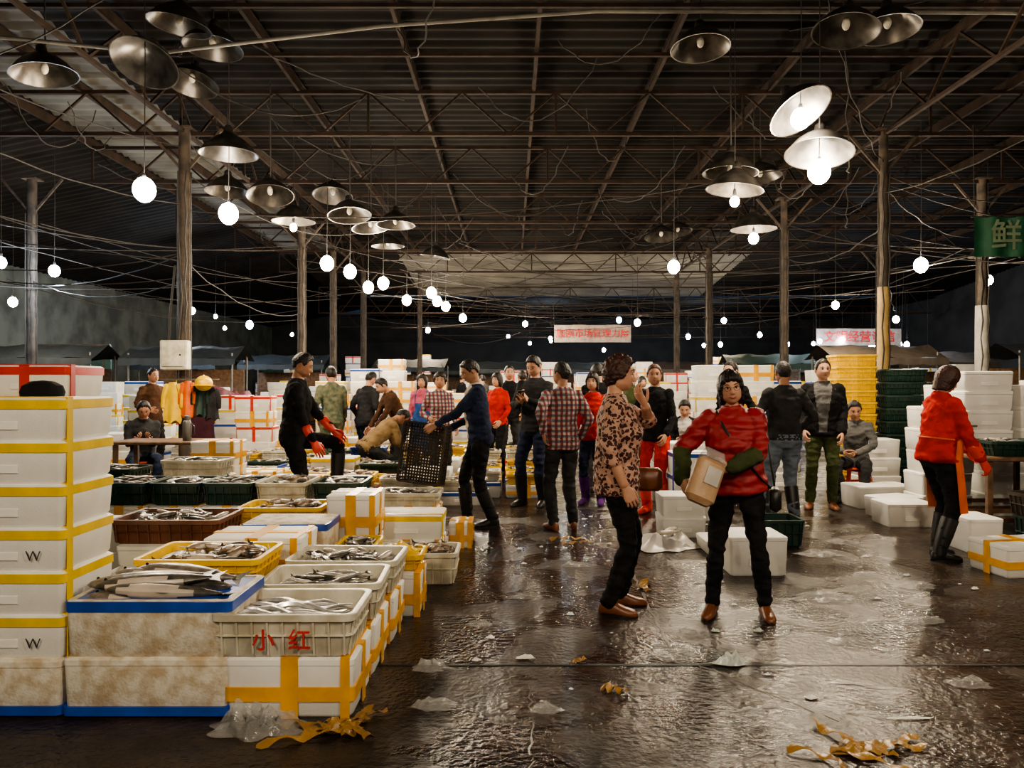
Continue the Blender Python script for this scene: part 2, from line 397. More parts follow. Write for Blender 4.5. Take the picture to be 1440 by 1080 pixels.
def head_mb(res, hair, rnd, smile=False, glasses=False):
    b = MB(); n = res; k = int(res*.7)
    def grid(fn, mi):
        rings = []
        for i in range(k+1):
            la = max(-pi/2+.03, min(pi/2-.03, -pi/2+pi*i/k))
            rings.append([fn(sin(2*pi*j/n), cos(2*pi*j/n), la) for j in range(n)])
        b.loft(rings, mi)
    grid(lambda s, c, la: head_pt(s*cos(la), c*cos(la), sin(la)), 0)
    tbl = HL[hair]; thick = {'short': .012, 'curly': .026, 'bob': .018, 'thin': .007}[hair]
    seed = rnd.uniform(0, 50)
    def hf(s, c, la):
        z = sin(la); x = s*cos(la); y = c*cos(la)
        lon = abs(math.degrees(math.atan2(s, c)))
        for (a0, z0), (a1, z1) in zip(tbl, tbl[1:]):
            if a0 <= lon <= a1: zm = z0+(z1-z0)*(lon-a0)/(a1-a0); break
        zm += .09*noise.noise(V((lon*.12+seed, 0, 0)))
        m = ss((z-zm)/.16)
        p = head_pt(x, y, z, False); q = p*.93
        if hair in ('bob', 'curly') and z < 0:
            cl = max(cos(la), .9 if hair == 'bob' else .75)
            p = V((.076*s*cl, .092*c*cl, .115*z*(1.12 if hair == 'bob' else 1.0)))
            if hair == 'bob' and lon < 85: p.y = min(p.y, .035)
        nv = V((x, y, max(z, -.2)))
        st = noise.noise(V((lon*.16+seed, z*2.2, seed)))
        if hair == 'curly': st = noise.noise(V((x*7+seed, y*7, z*7)))*1.2
        h = p+nv*(thick*(1+.5*st)+.004*max(0, z))
        return q.lerp(h, m)
    grid(hf, 4)
    for sx in (-1, 1):
        b.ball((sx*.031, .073, .008), (.0145, .008, .0062), 5, 10, 6)
        b.ball((sx*.030, .0795, .008), (.0062, .0035, .0060), 6, 8, 5)
        b.tube([(sx*.046, .069, .012), (sx*.038, .077, .0165), (sx*.028, .081, .0165), (sx*.018, .080, .010)], [.0014, .0022, .0022, .0014], 6, 5)
        b.tube([(sx*.05, .071, .028), (sx*.04, .080, .035), (sx*.028, .086, .036), (sx*.016, .088, .031)], [.0015, .0026, .0028, .0018], 4, 6)
        R = Matrix.Rotation(sx*.35, 3, 'Z')
        b.ball((sx*.079, -.006, -.004), (.007, .017, .03), 0, 8, 8, R)
        b.ball((sx*.084, -.002, -.003), (.005, .010, .018), 0, 8, 6, R)
    if smile:
        b.tube([(-.027, .080, -.050), (-.014, .091, -.056), (0, .0945, -.058), (.014, .091, -.056), (.027, .080, -.050)], [.002, .005, .0055, .005, .002], 7, 6)
        b.tube([(-.018, .091, -.055), (0, .0985, -.0575), (.018, .091, -.055)], [.001, .003, .001], 5, 5)
    else:
        b.tube([(-.022, .083, -.056), (-.01, .091, -.054), (0, .0935, -.0555), (.01, .091, -.054), (.022, .083, -.056)], [.0018, .0035, .003, .0035, .0018], 7, 6)
        b.tube([(-.017, .085, -.060), (0, .0935, -.063), (.017, .085, -.060)], [.002, .0045, .002], 7, 6)
    if glasses:
        for sx in (-1, 1):
            b.tube([(sx*.032+.021*cos(a*pi/6), .094, .006+.016*sin(a*pi/6)) for a in range(13)], [.0012]*13, 6, 4)
            b.tube([(sx*.053, .092, .012), (sx*.08, .04, .012), (sx*.083, -.01, .006)], [.0012]*3, 6, 4)
        b.tube([(-.011, .095, .01), (.011, .095, .01)], [.0012]*2, 6, 4)
    return b
def hand_mb(wr, f, th, right, mi, curl=.35, sc=1., spread=.08):
    b = MB(); f = V(f).normalized(); th = V(th); th = (th-f*th.dot(f)).normalized()
    n = -(f.cross(th)) if right else f.cross(th)
    def P(a, s, c): return wr+(f*a+th*s+n*c)*sc
    def ring(a, hw, ht, s0=0, c0=0, k=12): return [P(a, s0+hw*cos(2*pi*j/k), c0+ht*sin(2*pi*j/k)) for j in range(k)]
    b.loft([ring(-.03, .022, .018), ring(0, .027, .019), ring(.03, .036, .018, .003), ring(.06, .041, .016), ring(.085, .040, .013), ring(.097, .034, .009)], mi)
    for s0, L, r, a0 in ((.030, .068, .0088, .088), (.010, .077, .009, .092), (-.010, .071, .0086, .09), (-.029, .056, .0076, .084)):
        ang = curl*.6; p = V((a0-.012, s0, 0)); pts = [P(*p)]; rs = [r*1.05]
        for seg, fr in enumerate((.45, .31, .24)):
            st = L*fr+(.012 if seg == 0 else 0)
            p = p+V((cos(ang)*st, s0*spread*2.2*st/.03*.3, sin(ang)*st)); pts.append(P(*p)); rs.append(r*(1-.1*(seg+1)))
            ang += curl*(1.1+.2*seg)
        b.tube(pts, [x*sc for x in rs], mi, 8)
    pts = [P(.018, .020, .004), P(.045, .044, .012+.01*curl), P(.068, .052, .02+.02*curl), P(.09, .050, .026+.035*curl)]
    b.tube(pts, [.0125*sc, .011*sc, .0098*sc, .008*sc], mi, 8)
    return b
PEOPLE = []
def human(name, loc, yaw, H=1.7, sex='m', top=None, bot=None, skin=None, hair='short', hairm=None, shoe=None, boots=False,
          lean=0, tilt=0, twist=0, pz=.93, wrR=None, wrL=None, plR=(.4, -1, -.2), plL=(-.4, -1, -.2), akR=(.10, -.02, .08), akL=(-.10, -.02, .08),
          knR=(.1, 1, 0), knL=(-.1, 1, 0), hy=0, hp=0, hr=0, sleeve=1.0, sleeve2=None, hem=.84, puff=0, girth=1., glove=None, curl=.45,
          fR=None, fL=None, thR=(-.2, 1, .2), thL=(.2, 1, .2), res=1, apron=None, smile=False, glasses=False, strap=False, collar=None, shoulder_bag=None, slim=0., frontm=None, bootm=None, bagm=None):
    rnd = random.Random(int(abs(loc[0]*1000+loc[1]*77)))
    top = top or C_BLACK; bot = bot or C_DGREY; skin = skin or SKIN; hairm = hairm or HAIR; shoe = shoe or SHOE_K
    mats = [skin, top, bot, shoe, hairm, EYEW, DARK, LIPS, glove or skin, sleeve2 or top, apron or top, collar or top, bagm or SHOE_K, frontm or top, bootm or shoe, SHOE_K]
    fem = sex == 'f'
    M = Matrix.Rotation(tilt, 3, 'Y') @ Matrix.Rotation(-lean, 3, 'X') @ Matrix.Rotation(twist, 3, 'Z')
    pel = V((0, 0, pz)); U = lambda x, y, z: pel+M @ V((x, y, z-.93))
    ux = M @ V((1, 0, 0)); uy = M @ V((0, 1, 0))
    parts = []
    def ring(z, y, hw, hd, k=20):
        c = U(0, y, z); out = []
        for j in range(k):
            a = 2*pi*j/k; ca, sa = cos(a), sin(a)
            ca = math.copysign(abs(ca)**.85, ca); sa = math.copysign(abs(sa)**.85, sa)
            out.append(c+ux*(hw*ca)+uy*(hd*sa))
        return out
    G = girth; pf = puff
    ws = .93 if fem else 1.0
    tr = [(hem, 0, .163, .118), (.90, 0, .165, .12), (1.0, .003, .152, .115), (1.10, .006, .146, .112), (1.20, .01, .158, .12), (1.30, .004, .168, .118), (1.37, -.003, .155, .1), (1.415, -.012, .115, .08), (1.45, -.016, .068, .062)]
    if fem: tr = [(z, y+(.012 if 1.15 < z < 1.28 else 0), hw*(1.03 if z < 1 else .93), hd*(1.06 if z < 1 else 1.08 if z < 1.28 else .95)) for z, y, hw, hd in tr]
    b = MB(); b.loft([ring(z, y, hw*(G if z < 1.35 else 1)+pf*(1 if z < 1.4 else .4), hd*(G if z < 1.35 else 1)+pf*(1 if z < 1.4 else .4)) for z, y, hw, hd in tr], 1); parts.append((b, 1))
    b = MB()
    gz = G*(1-slim*.5)
    b.loft([ring(.80, 0, .10*gz, .09*gz), ring(.86, -.004, .15*gz, .112*gz), ring(.93, -.004, .156*gz, .115*gz), ring(1.0, 0, .14, .1)], 2)
    ankles = {}
    for sx, ak, kn in ((1, akR, knR), (-1, akL, knL)):
        hip = pel+Matrix.Rotation(tilt*.3, 3, 'Y') @ V((sx*.085, 0, -.05)); knee, a = ik(hip, V(ak), .425, .405, kn)
        r = [.09, .083, .072, .062, .060, .058, .056, .052]
        r = [x*(1-slim) for x in r]
        sh = a-knee; th = knee-hip
        pts = [hip, hip+th*.3, hip+th*.65, hip+th*.93, knee+sh*.08, knee+sh*.35, knee+sh*.68, a+V((0, 0, .0))-sh*.02]
        r = [r[0]*G, r[1]*G, r[2], r[3], r[4], r[5], r[6], r[7]]
        b.tube(pts, r, 2, 14); ankles[sx] = (a, knee)
    parts.append((b, 2))
    arms = {}
    sy = .158 if not fem else .146
    for sx, w, pl in ((1, wrR, plR), (-1, wrL, plL)):
        shd = U(sx*sy, -.008, 1.372)
        if w is None: w = tuple(U(sx*(.24+.04*G-.03), .04, .875))
        el, wv = ik(shd, V(w), .285, .25, pl)
        r = [.060, .056, .050, .045, .044, .041, .036, .033]
        r = [x*ws*(1+.25*(G-1))+pf*.9 for x in r]
        ua = el-shd; fa = wv-el
        pts = [shd, shd+ua*.3, shd+ua*.65, shd+ua*.93, el+fa*.08, el+fa*.35, el+fa*.72, wv-fa*.02]
        if sleeve >= 1 and sleeve2 is None:
            b = MB(); b.tube(pts, r, 1, 12); parts.append((b, 1))
        elif sleeve2 is not None:
            b = MB(); b.tube(pts[:5], r[:5], 1, 12); parts.append((b, 1))
            b = MB(); b.tube(pts[4:], r[4:], 9, 12); parts.append((b, 9))
        else:
            k = 3 if sleeve < .5 else 5
            b = MB(); b.tube(pts[:k+1], [x+.006 for x in r[:k+1]], 1, 12); parts.append((b, 1))
            b = MB(); b.tube(pts[k-1:], [x*.88 for x in r[k-1:]], 0, 12); parts.append((b, 0))
        arms[sx] = (shd, el, wv)
    nk = MB(); hc = U(0, .012, 1.585)
    nk.tube([U(0, -.018, 1.40), U(0, -.012, 1.47), hc+M @ V((0, -.02, -.06))], [.06*ws, .054*ws, .052*ws], 0, 14); parts.append((nk, 0))
    if collar:
        b = MB(); b.tube([U(0, -.018, 1.425), U(0, -.014, 1.462)], [.078, .07], 11, 14, False); parts.append((b, 11))
    allb = MB()
    for p, mi in parts: allb.merge(p)
    me = allb.mesh('tmp', [], smooth=False)
    ob = bpy.data.objects.new('tmp', me); COL.objects.link(ob)
    rm = ob.modifiers.new('r', 'REMESH'); rm.mode = 'VOXEL'; rm.voxel_size = {2: .008, 1: .0125, 0: .018}[res]
    sm = ob.modifiers.new('s', 'SMOOTH'); sm.factor = .5; sm.iterations = 4 if res == 2 else 3
    dg = bpy.context.evaluated_depsgraph_get(); dg.update()
    m2 = bpy.data.meshes.new_from_object(ob.evaluated_get(dg))
    bv = [(BVHTree.FromPolygons([tuple(v) for v in p.v], [list(f) for f in p.f]), mi) for p, mi in parts]
    body = MB(); vs = [v.co.copy() for v in m2.vertices]; ns = [v.normal.copy() for v in m2.vertices]
    fm = []; vsk = set()
    for p in m2.polygons:
        best = 1e9; bi = 1
        for t, mi in bv:
            r_ = t.find_nearest(p.center)
            if r_[0] is not None and r_[3] < best-.0006: best = r_[3]; bi = mi
        fm.append(bi)
        if bi == 0: vsk.update(p.vertices)
    sd = rnd.uniform(0, 99)
    for i, (v, n_) in enumerate(zip(vs, ns)):
        if i in vsk: continue
        q = V((v.x*11+sd, v.y*11, v.z*17)); a = noise.noise(q)+.5*noise.noise(q*2.1)
        q2 = V((v.x*5+sd, v.y*5+v.z*6, v.z*10)); rid = 1-abs(noise.noise(q2))*3
        q3 = V((v.x*9-sd, v.y*9-v.z*9, v.z*14)); rid3 = 1-abs(noise.noise(q3))*3
        vs[i] = v+n_*(a*.008+max(-.4, rid)*.008+max(-.3, rid3)*.005)
    body.add(vs, [tuple(p.vertices) for p in m2.polygons], 1); body.m = fm
    if frontm:
        for i, f in enumerate(body.f):
            if body.m[i] == 1:
                c = sum((vs[k] for k in f), V())/len(f); l = M.inverted() @ (c-pel)
                wv_ = .045+.05*ss((l.z-.0)/.5)
                if l.y > .03 and abs(l.x) < wv_ and l.z > -.05: body.m[i] = 13
    COL.objects.unlink(ob); bpy.data.objects.remove(ob); bpy.data.meshes.remove(me); bpy.data.meshes.remove(m2)
    hd = head_mb({2: 72, 1: 48, 0: 28}[res], hair, rnd, smile, glasses)
    HM = M @ Matrix.Rotation(hr, 3, 'Y') @ Matrix.Rotation(hy, 3, 'Z') @ Matrix.Rotation(-hp, 3, 'X')
    hs = 1.0 if not fem else .98
    body.merge(hd, Matrix.Translation(hc+M @ V((0, .01, 0))) @ (HM*hs).to_4x4())
    for sx, f, th in ((1, fR, thR), (-1, fL, thL)):
        shd, el, wv = arms[sx]; fd = V(f) if f else (wv-el).normalized()+V((0, .08, 0))
        body.merge(hand_mb(wv+(wv-el).normalized()*.012, fd, th, sx > 0, 8, curl, 1.02 if glove is None else 1.12))
        if glove:
            e = (wv-el).normalized(); body.tube([wv-e*.13, wv-e*.05, wv+e*.01], [.047+pf, .042+pf, .032], 8, 12)
        else:
            e = (wv-el).normalized()
            if sleeve >= 1: body.tube([wv-e*.03, wv-e*.006], [.038*ws+pf*.8, .037*ws+pf*.8], 9 if sleeve2 else 1, 12, False)
    for sx in (1, -1):
        a, kn = ankles[sx]; fd = V((sx*.22, 1, 0)).normalized(); rt = V((fd.y, -fd.x, 0)); base = V((a.x, a.y, a.z-.08))
        rings = []
        for t, hw, h in ((-.068, .018, .05), (-.06, .03, .075), (-.03, .036, .098), (.02, .038, .1), (.06, .042, .08), (.11, .047, .06), (.155, .043, .05), (.18, .03, .038), (.192, .012, .024)):
            ring_ = []
            for j in range(14):
                an = 2*pi*j/14; z = h*.5+h*.56*sin(an); ring_.append(base+fd*t+rt*(hw*cos(an)*(1.06 if z < h*.5 else .92))+V((0, 0, max(0.0, min(h, z)))))
            rings.append(ring_)
        body.loft(rings, 14 if boots else 3)
        body.loft([[base+fd*(.062+.135*cos(2*pi*j/16))+rt*((.046 if cos(2*pi*j/16) > 0 else .038)*sin(2*pi*j/16))+V((0, 0, z)) for j in range(16)] for z in (.0, .014)], 15)
        if boots:
            d = kn-a; body.tube([a+V((0, 0, -.03)), a+d*.1, a+d*.4, a+d*.75], [.056, .058, .068, .072], 14, 14, False)
    if apron:
        rows = []; nx = 18
        for i in range(15):
            z = 1.22-.80*i/14; row = []
            wd = .6 if z > 1.1 else 1.45
            for j in range(nx+1):
                s = -1+2*j/nx; an = s*wd
                ax, ay = (.155*G+pf+.016, .118*G+pf+.03)
                if z > .84: row.append(U(ax*sin(an), ay*cos(an)+.012+.006*noise.noise(V((s*4, z*5, sd))), z))
                else:
                    k_ = (.84-z)/.4; q = U(0, 0, .84); row.append(V((q.x*(1-k_)+ax*1.05*sin(an), q.y*(1-k_)+(ay+.01)*cos(an)+.012+.012*k_*sin(s*13+sd)+.03*k_, z-.93+pz)))
            rows.append(row)
        off = .006; vs2 = [p for r in rows for p in r]; k = nx+1
        fs = [(i*k+j, i*k+j+1, (i+1)*k+j+1, (i+1)*k+j) for i in range(14) for j in range(nx)]
        body.add(vs2, fs, 10); body.add([p-V((0, off, 0)) for p in vs2], fs, 10)
        rw = .165*G+pf; body.tube([U(rw*cos(a*pi/8), (.13*G+pf)*sin(a*pi/8)*-1, 1.06) for a in range(9)], [.007]*9, 10, 5)
        for s_ in (-1, 1): body.tube([U(s_*.095, .13+pf, 1.2), U(s_*.1, .11+pf, 1.32), U(s_*.09, .03, 1.435)], [.009]*3, 10, 5)
    if strap:
        s_ = 1 if strap == 1 else -1
        pts = [U(s_*.10, .02, 1.43), U(s_*.06, .13+pf, 1.33), U(-s_*.02, .155+pf, 1.2), U(-s_*.10, .145+pf, 1.06), U(-s_*.17, .09+pf, .95), U(-s_*(.2+pf), .02, .88)]
        body.tube(pts, [.010]*6, 12, 6)
    if shoulder_bag:
        c = U(*shoulder_bag); body.rbox(c, (.08, .19, .16), 12, .025)
        body.tube([c+V((0, -.08, .07)), c+V((.02, -.06, .2)), c+V((.04, -.12, .34)), c+V((.05, -.17, .47))], [.007]*4, 12, 6)
    s = H/1.7
    body.v = [p*s for p in body.v]
    o = body.obj(name, mats, loc, yaw, ang=70)
    PEOPLE.append((loc[0], loc[1])); return o

# ------------------------------------------------------------ room shell
fl = MB(); fl.box((0, 20, -.05), (46, 60, .1), 0); floor = fl.obj('floor', [mat_floor()], smooth=False)
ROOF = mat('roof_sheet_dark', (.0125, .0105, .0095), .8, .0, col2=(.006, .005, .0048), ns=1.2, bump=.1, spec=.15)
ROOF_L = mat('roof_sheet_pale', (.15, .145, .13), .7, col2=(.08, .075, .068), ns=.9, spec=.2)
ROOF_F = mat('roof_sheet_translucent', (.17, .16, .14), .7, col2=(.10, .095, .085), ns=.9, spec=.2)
def sheet(x0, x1, y0, y1, zf, per, amp, mi, b):
    n = int((y1-y0)/per*6); vs = []
    for i in range(n+1):
        y = y0+(y1-y0)*i/n; a = amp*sin(2*pi*y/per)
        vs += [(x0, y, zf(x0, y)+a), (x1, y, zf(x1, y)+a)]
    b.add(vs, [(2*i, 2*i+1, 2*i+3, 2*i+2) for i in range(n)], mi)
flat = lambda x, y: 6.35
b = MB()
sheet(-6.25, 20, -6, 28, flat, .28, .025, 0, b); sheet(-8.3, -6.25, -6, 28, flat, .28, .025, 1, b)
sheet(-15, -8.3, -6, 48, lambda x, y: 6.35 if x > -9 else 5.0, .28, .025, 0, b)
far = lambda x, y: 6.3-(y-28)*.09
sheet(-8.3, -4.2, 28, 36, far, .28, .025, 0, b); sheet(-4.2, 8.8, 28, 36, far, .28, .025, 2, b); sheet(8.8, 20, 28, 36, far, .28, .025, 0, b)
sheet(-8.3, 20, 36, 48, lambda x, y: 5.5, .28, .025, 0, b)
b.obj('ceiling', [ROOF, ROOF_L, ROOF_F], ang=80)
WALLM = mat('wall_plaster_dirty', (.10, .11, .10), .8, col2=(.05, .055, .05), ns=1.5, bump=.2, bs=10)
WALLD = mat('wall_dark', (.028, .03, .034), .8, col2=(.014, .015, .019), ns=1)
b = MB(); b.box((-15.1, 20, 2.5), (.2, 60, 5), 0); b.obj('wall_left', [WALLM], smooth=False)
b = MB(); b.box((0, 48.1, 2.9), (46, .2, 5.8), 0); b.obj('wall_back', [WALLD], smooth=False)
b = MB(); b.box((20, 20, 3.1), (.2, 60, 6.2), 0); b.obj('wall_right', [WALLD], smooth=False)
for x in (-8.3, -6.9, -5.2, -3.4, -1.5, .35, 2.2, 4.1, 6.0, 7.9, 9.8, 12, 14):
    b = MB()
    b.box((x, 11, 6.28), (.05, 34, .012), 0); b.box((x, 11, 6.2), (.012, 34, .15), 0); b.box((x, 11, 6.125), (.05, 34, .012), 0)
    b.obj('roof_purlin', [RUST], smooth=False)
def truss(y, x0=-8.3, x1=14, zb=5.45, zt=6.12, step=.75):
    b = MB(); b.beam((x0, y, zb), (x1, y, zb), .07, .06, 0); b.beam((x0, y, zt), (x1, y, zt), .07, .06, 0)
    n = int((x1-x0)/step)
    for i in range(n):
        xa = x0+i*step; xb = xa+step
        b.beam((xa, y, zb if i % 2 else zt), (xb, y, zt if i % 2 else zb), .035, .03, 0)
        if i % 4 == 0: b.beam((xa, y, zb), (xa, y, zt), .035, .035, 0)
    b.obj('roof_truss', [RUST], smooth=False)
for y in (12.3, 15.2, 19, 23, 27.4): truss(y)
truss(33, -8.3, 18, 4.5, 5.6, .9); truss(37, -8.3, 18, 4.2, 5.2, .9); truss(42, -8.3, 18, 4.0, 5.2, 1)
def ltruss(x, y0, y1, zb=5.45, zt=6.12):
    b = MB(); b.beam((x, y0, zb), (x, y1, zb), .06, .05, 0); n = int((y1-y0)/.8)
    for i in range(n):
        ya = y0+i*.8; b.beam((x, ya, zb if i % 2 else zt), (x, ya+.8, zt if i % 2 else zb), .035, .03, 0)
    b.obj('roof_truss', [RUST], smooth=False)
for x in (-5.2, 5.95): ltruss(x, 7, 28)
for y in (9.4, 10.8, 17.5, 21, 25):
    b = MB(); b.beam((-8.3, y, 6.08), (14, y, 6.08), .05, .05, 0); b.obj('roof_brace', [RUST], smooth=False)
COLS = []
def column(x, y, z1=5.5, r=.09, wrap=None, m=COLM):
    COLS.append((x, y))
    b = MB(); b.lathe([(r, 0), (r, z1)], 0, 14, cap=True); b.rbox((0, 0, .06), (.34, .34, .12), 0, .01); b.rbox((0, 0, z1), (.3, .3, .03), 0, .005)
    for a in range(2):
        b.beam((0, 0, z1-.7), ((-1)**a*.6, 0, z1), .04, .04, 0)
    for i in range(5):
        b.tube([(r*cos(i*1.3)*1.15, r*sin(i*1.3)*1.15-.02, 1.3+k*.35) if k % 2 else (r*cos(i*1.3+.3)*1.25, r*sin(i*1.3+.2)*1.2-.03, 1.3+k*.35) for k in range(11)], [.012]*11, 1, 5)
    if wrap: b.lathe([(r*1.35, 1.3), (r*1.4, 1.9), (r*1.3, 3.0)], 2, 12, cap=True)
    return b.obj('steel_column', [m, CABLE, wrap or m], (x, y, 0))
column(-5.2, 12.2); column(-5.2, 19); column(-5.3, 27.4); column(-5.4, 23.2)
column(5.95, 12.3, r=.07, wrap=mat('wrap_tan', (.4, .27, .1), .6)); column(5.95, 16.8, r=.07); column(9.3, 15.2, wrap=mat('wrap_pale', (.34, .32, .28), .6)); column(5.9, 23); column(5.9, 27.5); column(-9.5, 15.2); column(11, 23)
column(-3.3, 27.5, r=.07)
def cables():
    cu = bpy.data.curves.new('electric_cables', 'CURVE'); cu.dimensions = '3D'; cu.bevel_depth = .009; cu.bevel_resolution = 1
    cu.materials.append(CABLE)
    def add(a, b_, sag):
        s = cu.splines.new('POLY'); n = 14; s.points.add(n)
        for i in range(n+1):
            t = i/n; p = V(a).lerp(V(b_), t); p.z -= sag*4*t*(1-t); p.x += .03*sin(i*2.1+a[0]); s.points[i].co = (*p, 1)
    rnd = random.Random(5)
    add((-7, 6.5, 4.8), (-5.2, 12.2, 4.3), .35); add((-8, 7, 4.2), (-5.2, 12.2, 3.6), .3); add((-7.5, 6, 5.5), (-5.2, 12.2, 5.2), .3)
    add((-8, 8, 4.6), (-4.1, 8.5, 6), .5); add((-5.2, 12.2, 3.4), (-5.2, 19, 3.2), .35); add((-5.2, 12.2, 4.8), (-3.4, 19, 5.3), .5)
    add((-5.2, 12.2, 3.1), (-9.5, 15.2, 3.5), .3); add((-5.2, 12.2, 4.2), (5.95, 12.3, 5.3), .5); add((5.95, 12.3, 4.6), (9.3, 15.2, 4.4), .3)
    add((5.95, 12.3, 5.0), (3.4, 8.5, 6.1), .4); add((7.5, 8, 5.4), (5.95, 12.3, 4.5), .3); add((5.95, 12.3, 4), (5.95, 16.8, 4.2), .3)
    for i in range(46):
        x = rnd.uniform(-7, 8); y = rnd.uniform(9, 24); dx = rnd.uniform(-2.5, 2.5); dy = rnd.uniform(-2, 4)
        z = rnd.uniform(5.5, 6.15); add((x, y, z), (x+dx, y+dy, rnd.uniform(5.3, 6.15)), rnd.uniform(.1, .8))
    for i in range(34):
        y = rnd.uniform(17, 36); add((rnd.uniform(-5.5, 0), y, rnd.uniform(3.4, 5.2)), (rnd.uniform(0, 9), y+rnd.uniform(-2, 3), rnd.uniform(3.4, 5.2)), rnd.uniform(.1, .5))
    for i in range(14):
        y = rnd.uniform(10, 22); add((rnd.uniform(-13, -9), y, rnd.uniform(3.4, 4.8)), (-5.2, rnd.choice((12.2, 19, 23.2)), rnd.uniform(3, 5)), rnd.uniform(.1, .5))
        add((rnd.uniform(8, 13), y, rnd.uniform(3.4, 5)), (5.95, rnd.choice((12.3, 16.8, 23)), rnd.uniform(3.2, 5)), rnd.uniform(.1, .5))
    o = bpy.data.objects.new('electric_cables', cu); COL.objects.link(o)
    cu2 = bpy.data.curves.new('conduit_pipe', 'CURVE'); cu2.dimensions = '3D'; cu2.bevel_depth = .022; cu2.materials.append(CABLE_L)
    s = cu2.splines.new('POLY'); pts = [(-5.9, 8.6, 5.35), (-4, 8.7, 5.2), (-1.5, 8.9, 5.6), (1, 9, 5.82), (5.7, 9.1, 5.85), (9, 9.1, 5.8)]
    s.points.add(len(pts)-1)
    for i, p in enumerate(pts): s.points[i].co = (*p, 1)
    o = bpy.data.objects.new('conduit_pipe', cu2); COL.objects.link(o)
cables()

# ------------------------------------------------------------ lamps
WARM = (1, .80, .55)
def shade_mb(b, z0, r=.36, tilt=0, tx=0, c=(0, 0)):
    R = Matrix.Rotation(tx, 3, 'X') @ Matrix.Rotation(tilt, 3, 'Y')
    n = 28
    prof = [(.035, .36), (.055, .34), (.065, .27), (.11, .235), (.19, .19), (.27, .12), (.33, .045), (r, 0), (r+.01, -.006), (r-.004, -.004), (.32, .04), (.26, .11), (.18, .175), (.10, .22), (.05, .24)]
    b.loft([[R @ V((rr_*cos(2*pi*j/n), rr_*sin(2*pi*j/n), z))+V((c[0], c[1], z0)) for j in range(n)] for rr_, z in prof], 0)
def lamp(x, y, z, shade=None, lit=True, power=90, tilt=0, tx=0, rb=.085, cool=False, r=.36, roof=6.2):
    b = MB(); col = 2 if not cool else 3
    if shade is not None: shade_mb(b, shade-z, r, tilt, tx)
    if lit:
        b.tube([(0, 0, roof-z), (.01, 0, (roof-z)*.5), (0, 0, .12)], [.006]*3, 1, 6)
        b.lathe([(.022, .07), (.026, .1), (.02, .16), (.006, .17)], 1, 10, cap=True)
        b.ball((0, 0, 0), (rb, rb, rb*1.15), col, 14, 10)
    else:
        b.tube([(0, 0, roof-z), (.01, 0, shade-z+.3)], [.01]*2, 1, 6)
        b.ball((0, 0, shade-z+.08), (.045, .045, .07), 4, 10, 8)
    o = b.obj('pendant_lamp', [ALU, CABLE, BULB, BULB_C, P_WHITE], (x, y, z))
    if lit and power:
        L = bpy.data.lights.new('lamp_light', 'POINT'); L.energy = power; L.color = WARM if not cool else (.72, .86, 1); L.shadow_soft_size = .06
        lo = bpy.data.objects.new('lamp_light', L); lo.location = (0, 0, -rb-.09); COL.objects.link(lo); lo.parent = o
    return o
PW = 150
lamp(-4.07, 8.5, 3.6, 5.0, power=PW*1.2, rb=.12, tx=-.45, tilt=.1); lamp(-3.58, 9.7, 3.6, 4.35, power=PW, rb=.12)
for x, y, s in ((-3.3, 13.7, None), (-3.1, 14.7, None), (-3.2, 17.1, None), (-2.75, 16.4, None), (-2.7, 19.7, None), (-1.9, 18.1, None), (-1.84, 21.3, None), (-1.95, 20, None), (-1.6, 25, None)):
    lamp(x, y, 3.6, s, power=PW*.8, rb=.12)
lamp(3.4, 8.5, 3.8, 4.0, power=PW*1.4, rb=.12, tilt=.1, tx=-.2); lamp(3.08, 8.2, 4.28, 4.36, power=PW*.8, tilt=-.35, tx=-.45, rb=.10, r=.34)
lamp(2.87, 9.9, 3.8, 3.95, power=PW*.5, rb=.06, tilt=.1); lamp(3.9, 12.4, 3.8, 3.95, power=PW*.7, rb=.08); lamp(2.97, 14.1, 3.6, None, power=PW, rb=.11)
lamp(7.4, 13.9, 3.6, None, power=PW*1.3, rb=.12); lamp(9.85, 15.9, 3.6, 4.1, power=PW, rb=.1); lamp(8.0, 19, 3.4, None, power=PW, rb=.09)
lamp(-8.7, 14.6, 3.6, None, power=PW*.8, rb=.10, cool=True); lamp(-11.7, 18, 3.37, None, power=PW, rb=.10); lamp(-9.05, 13.6, 3.6, None, power=PW*.8, rb=.09, cool=True)
lamp(-3.7, 13, 4.1, 4.2, power=PW*.4, rb=.06)
for x, y, z in ((2.33, 9.5, 5.6), (3.74, 8.6, 5.4), (4.4, 9, 5.6), (4.2, 13, 4.94), (2.9, 10.2, 4.25), (4.1, 19, 5.2), (-5.48, 9, 5.07), (-4.58, 11, 5.75), (-3.9, 9.0, 5.65), (-3.74, 9.6, 5.65),
                (-3.78, 12, 4.39), (-3.27, 14, 4.88), (-2.75, 13, 4.3), (-2.76, 15, 4.5), (-2.75, 17, 4.5), (-4.67, 12.6, 4.6), (-2.2, 14.5, 4.45), (3.3, 17, 4.7), (-1.9, 19, 4.6)):
    lamp(x, y, z, z, lit=False, tilt=random.uniform(-.15, .15), tx=random.uniform(-.25, .05))
# the aisle lamps continue past the photographer's position
lamp(-1.6, -.6, 3.7, 3.9, power=PW*1.3, rb=.11); lamp(2.6, .2, 3.9, 4.1, power=PW*1.3, rb=.11); lamp(5.6, 3.6, 3.9, 4.1, power=PW*.7, rb=.11); lamp(.4, -3.5, 3.7, 3.9, power=PW*1.1, rb=.11)
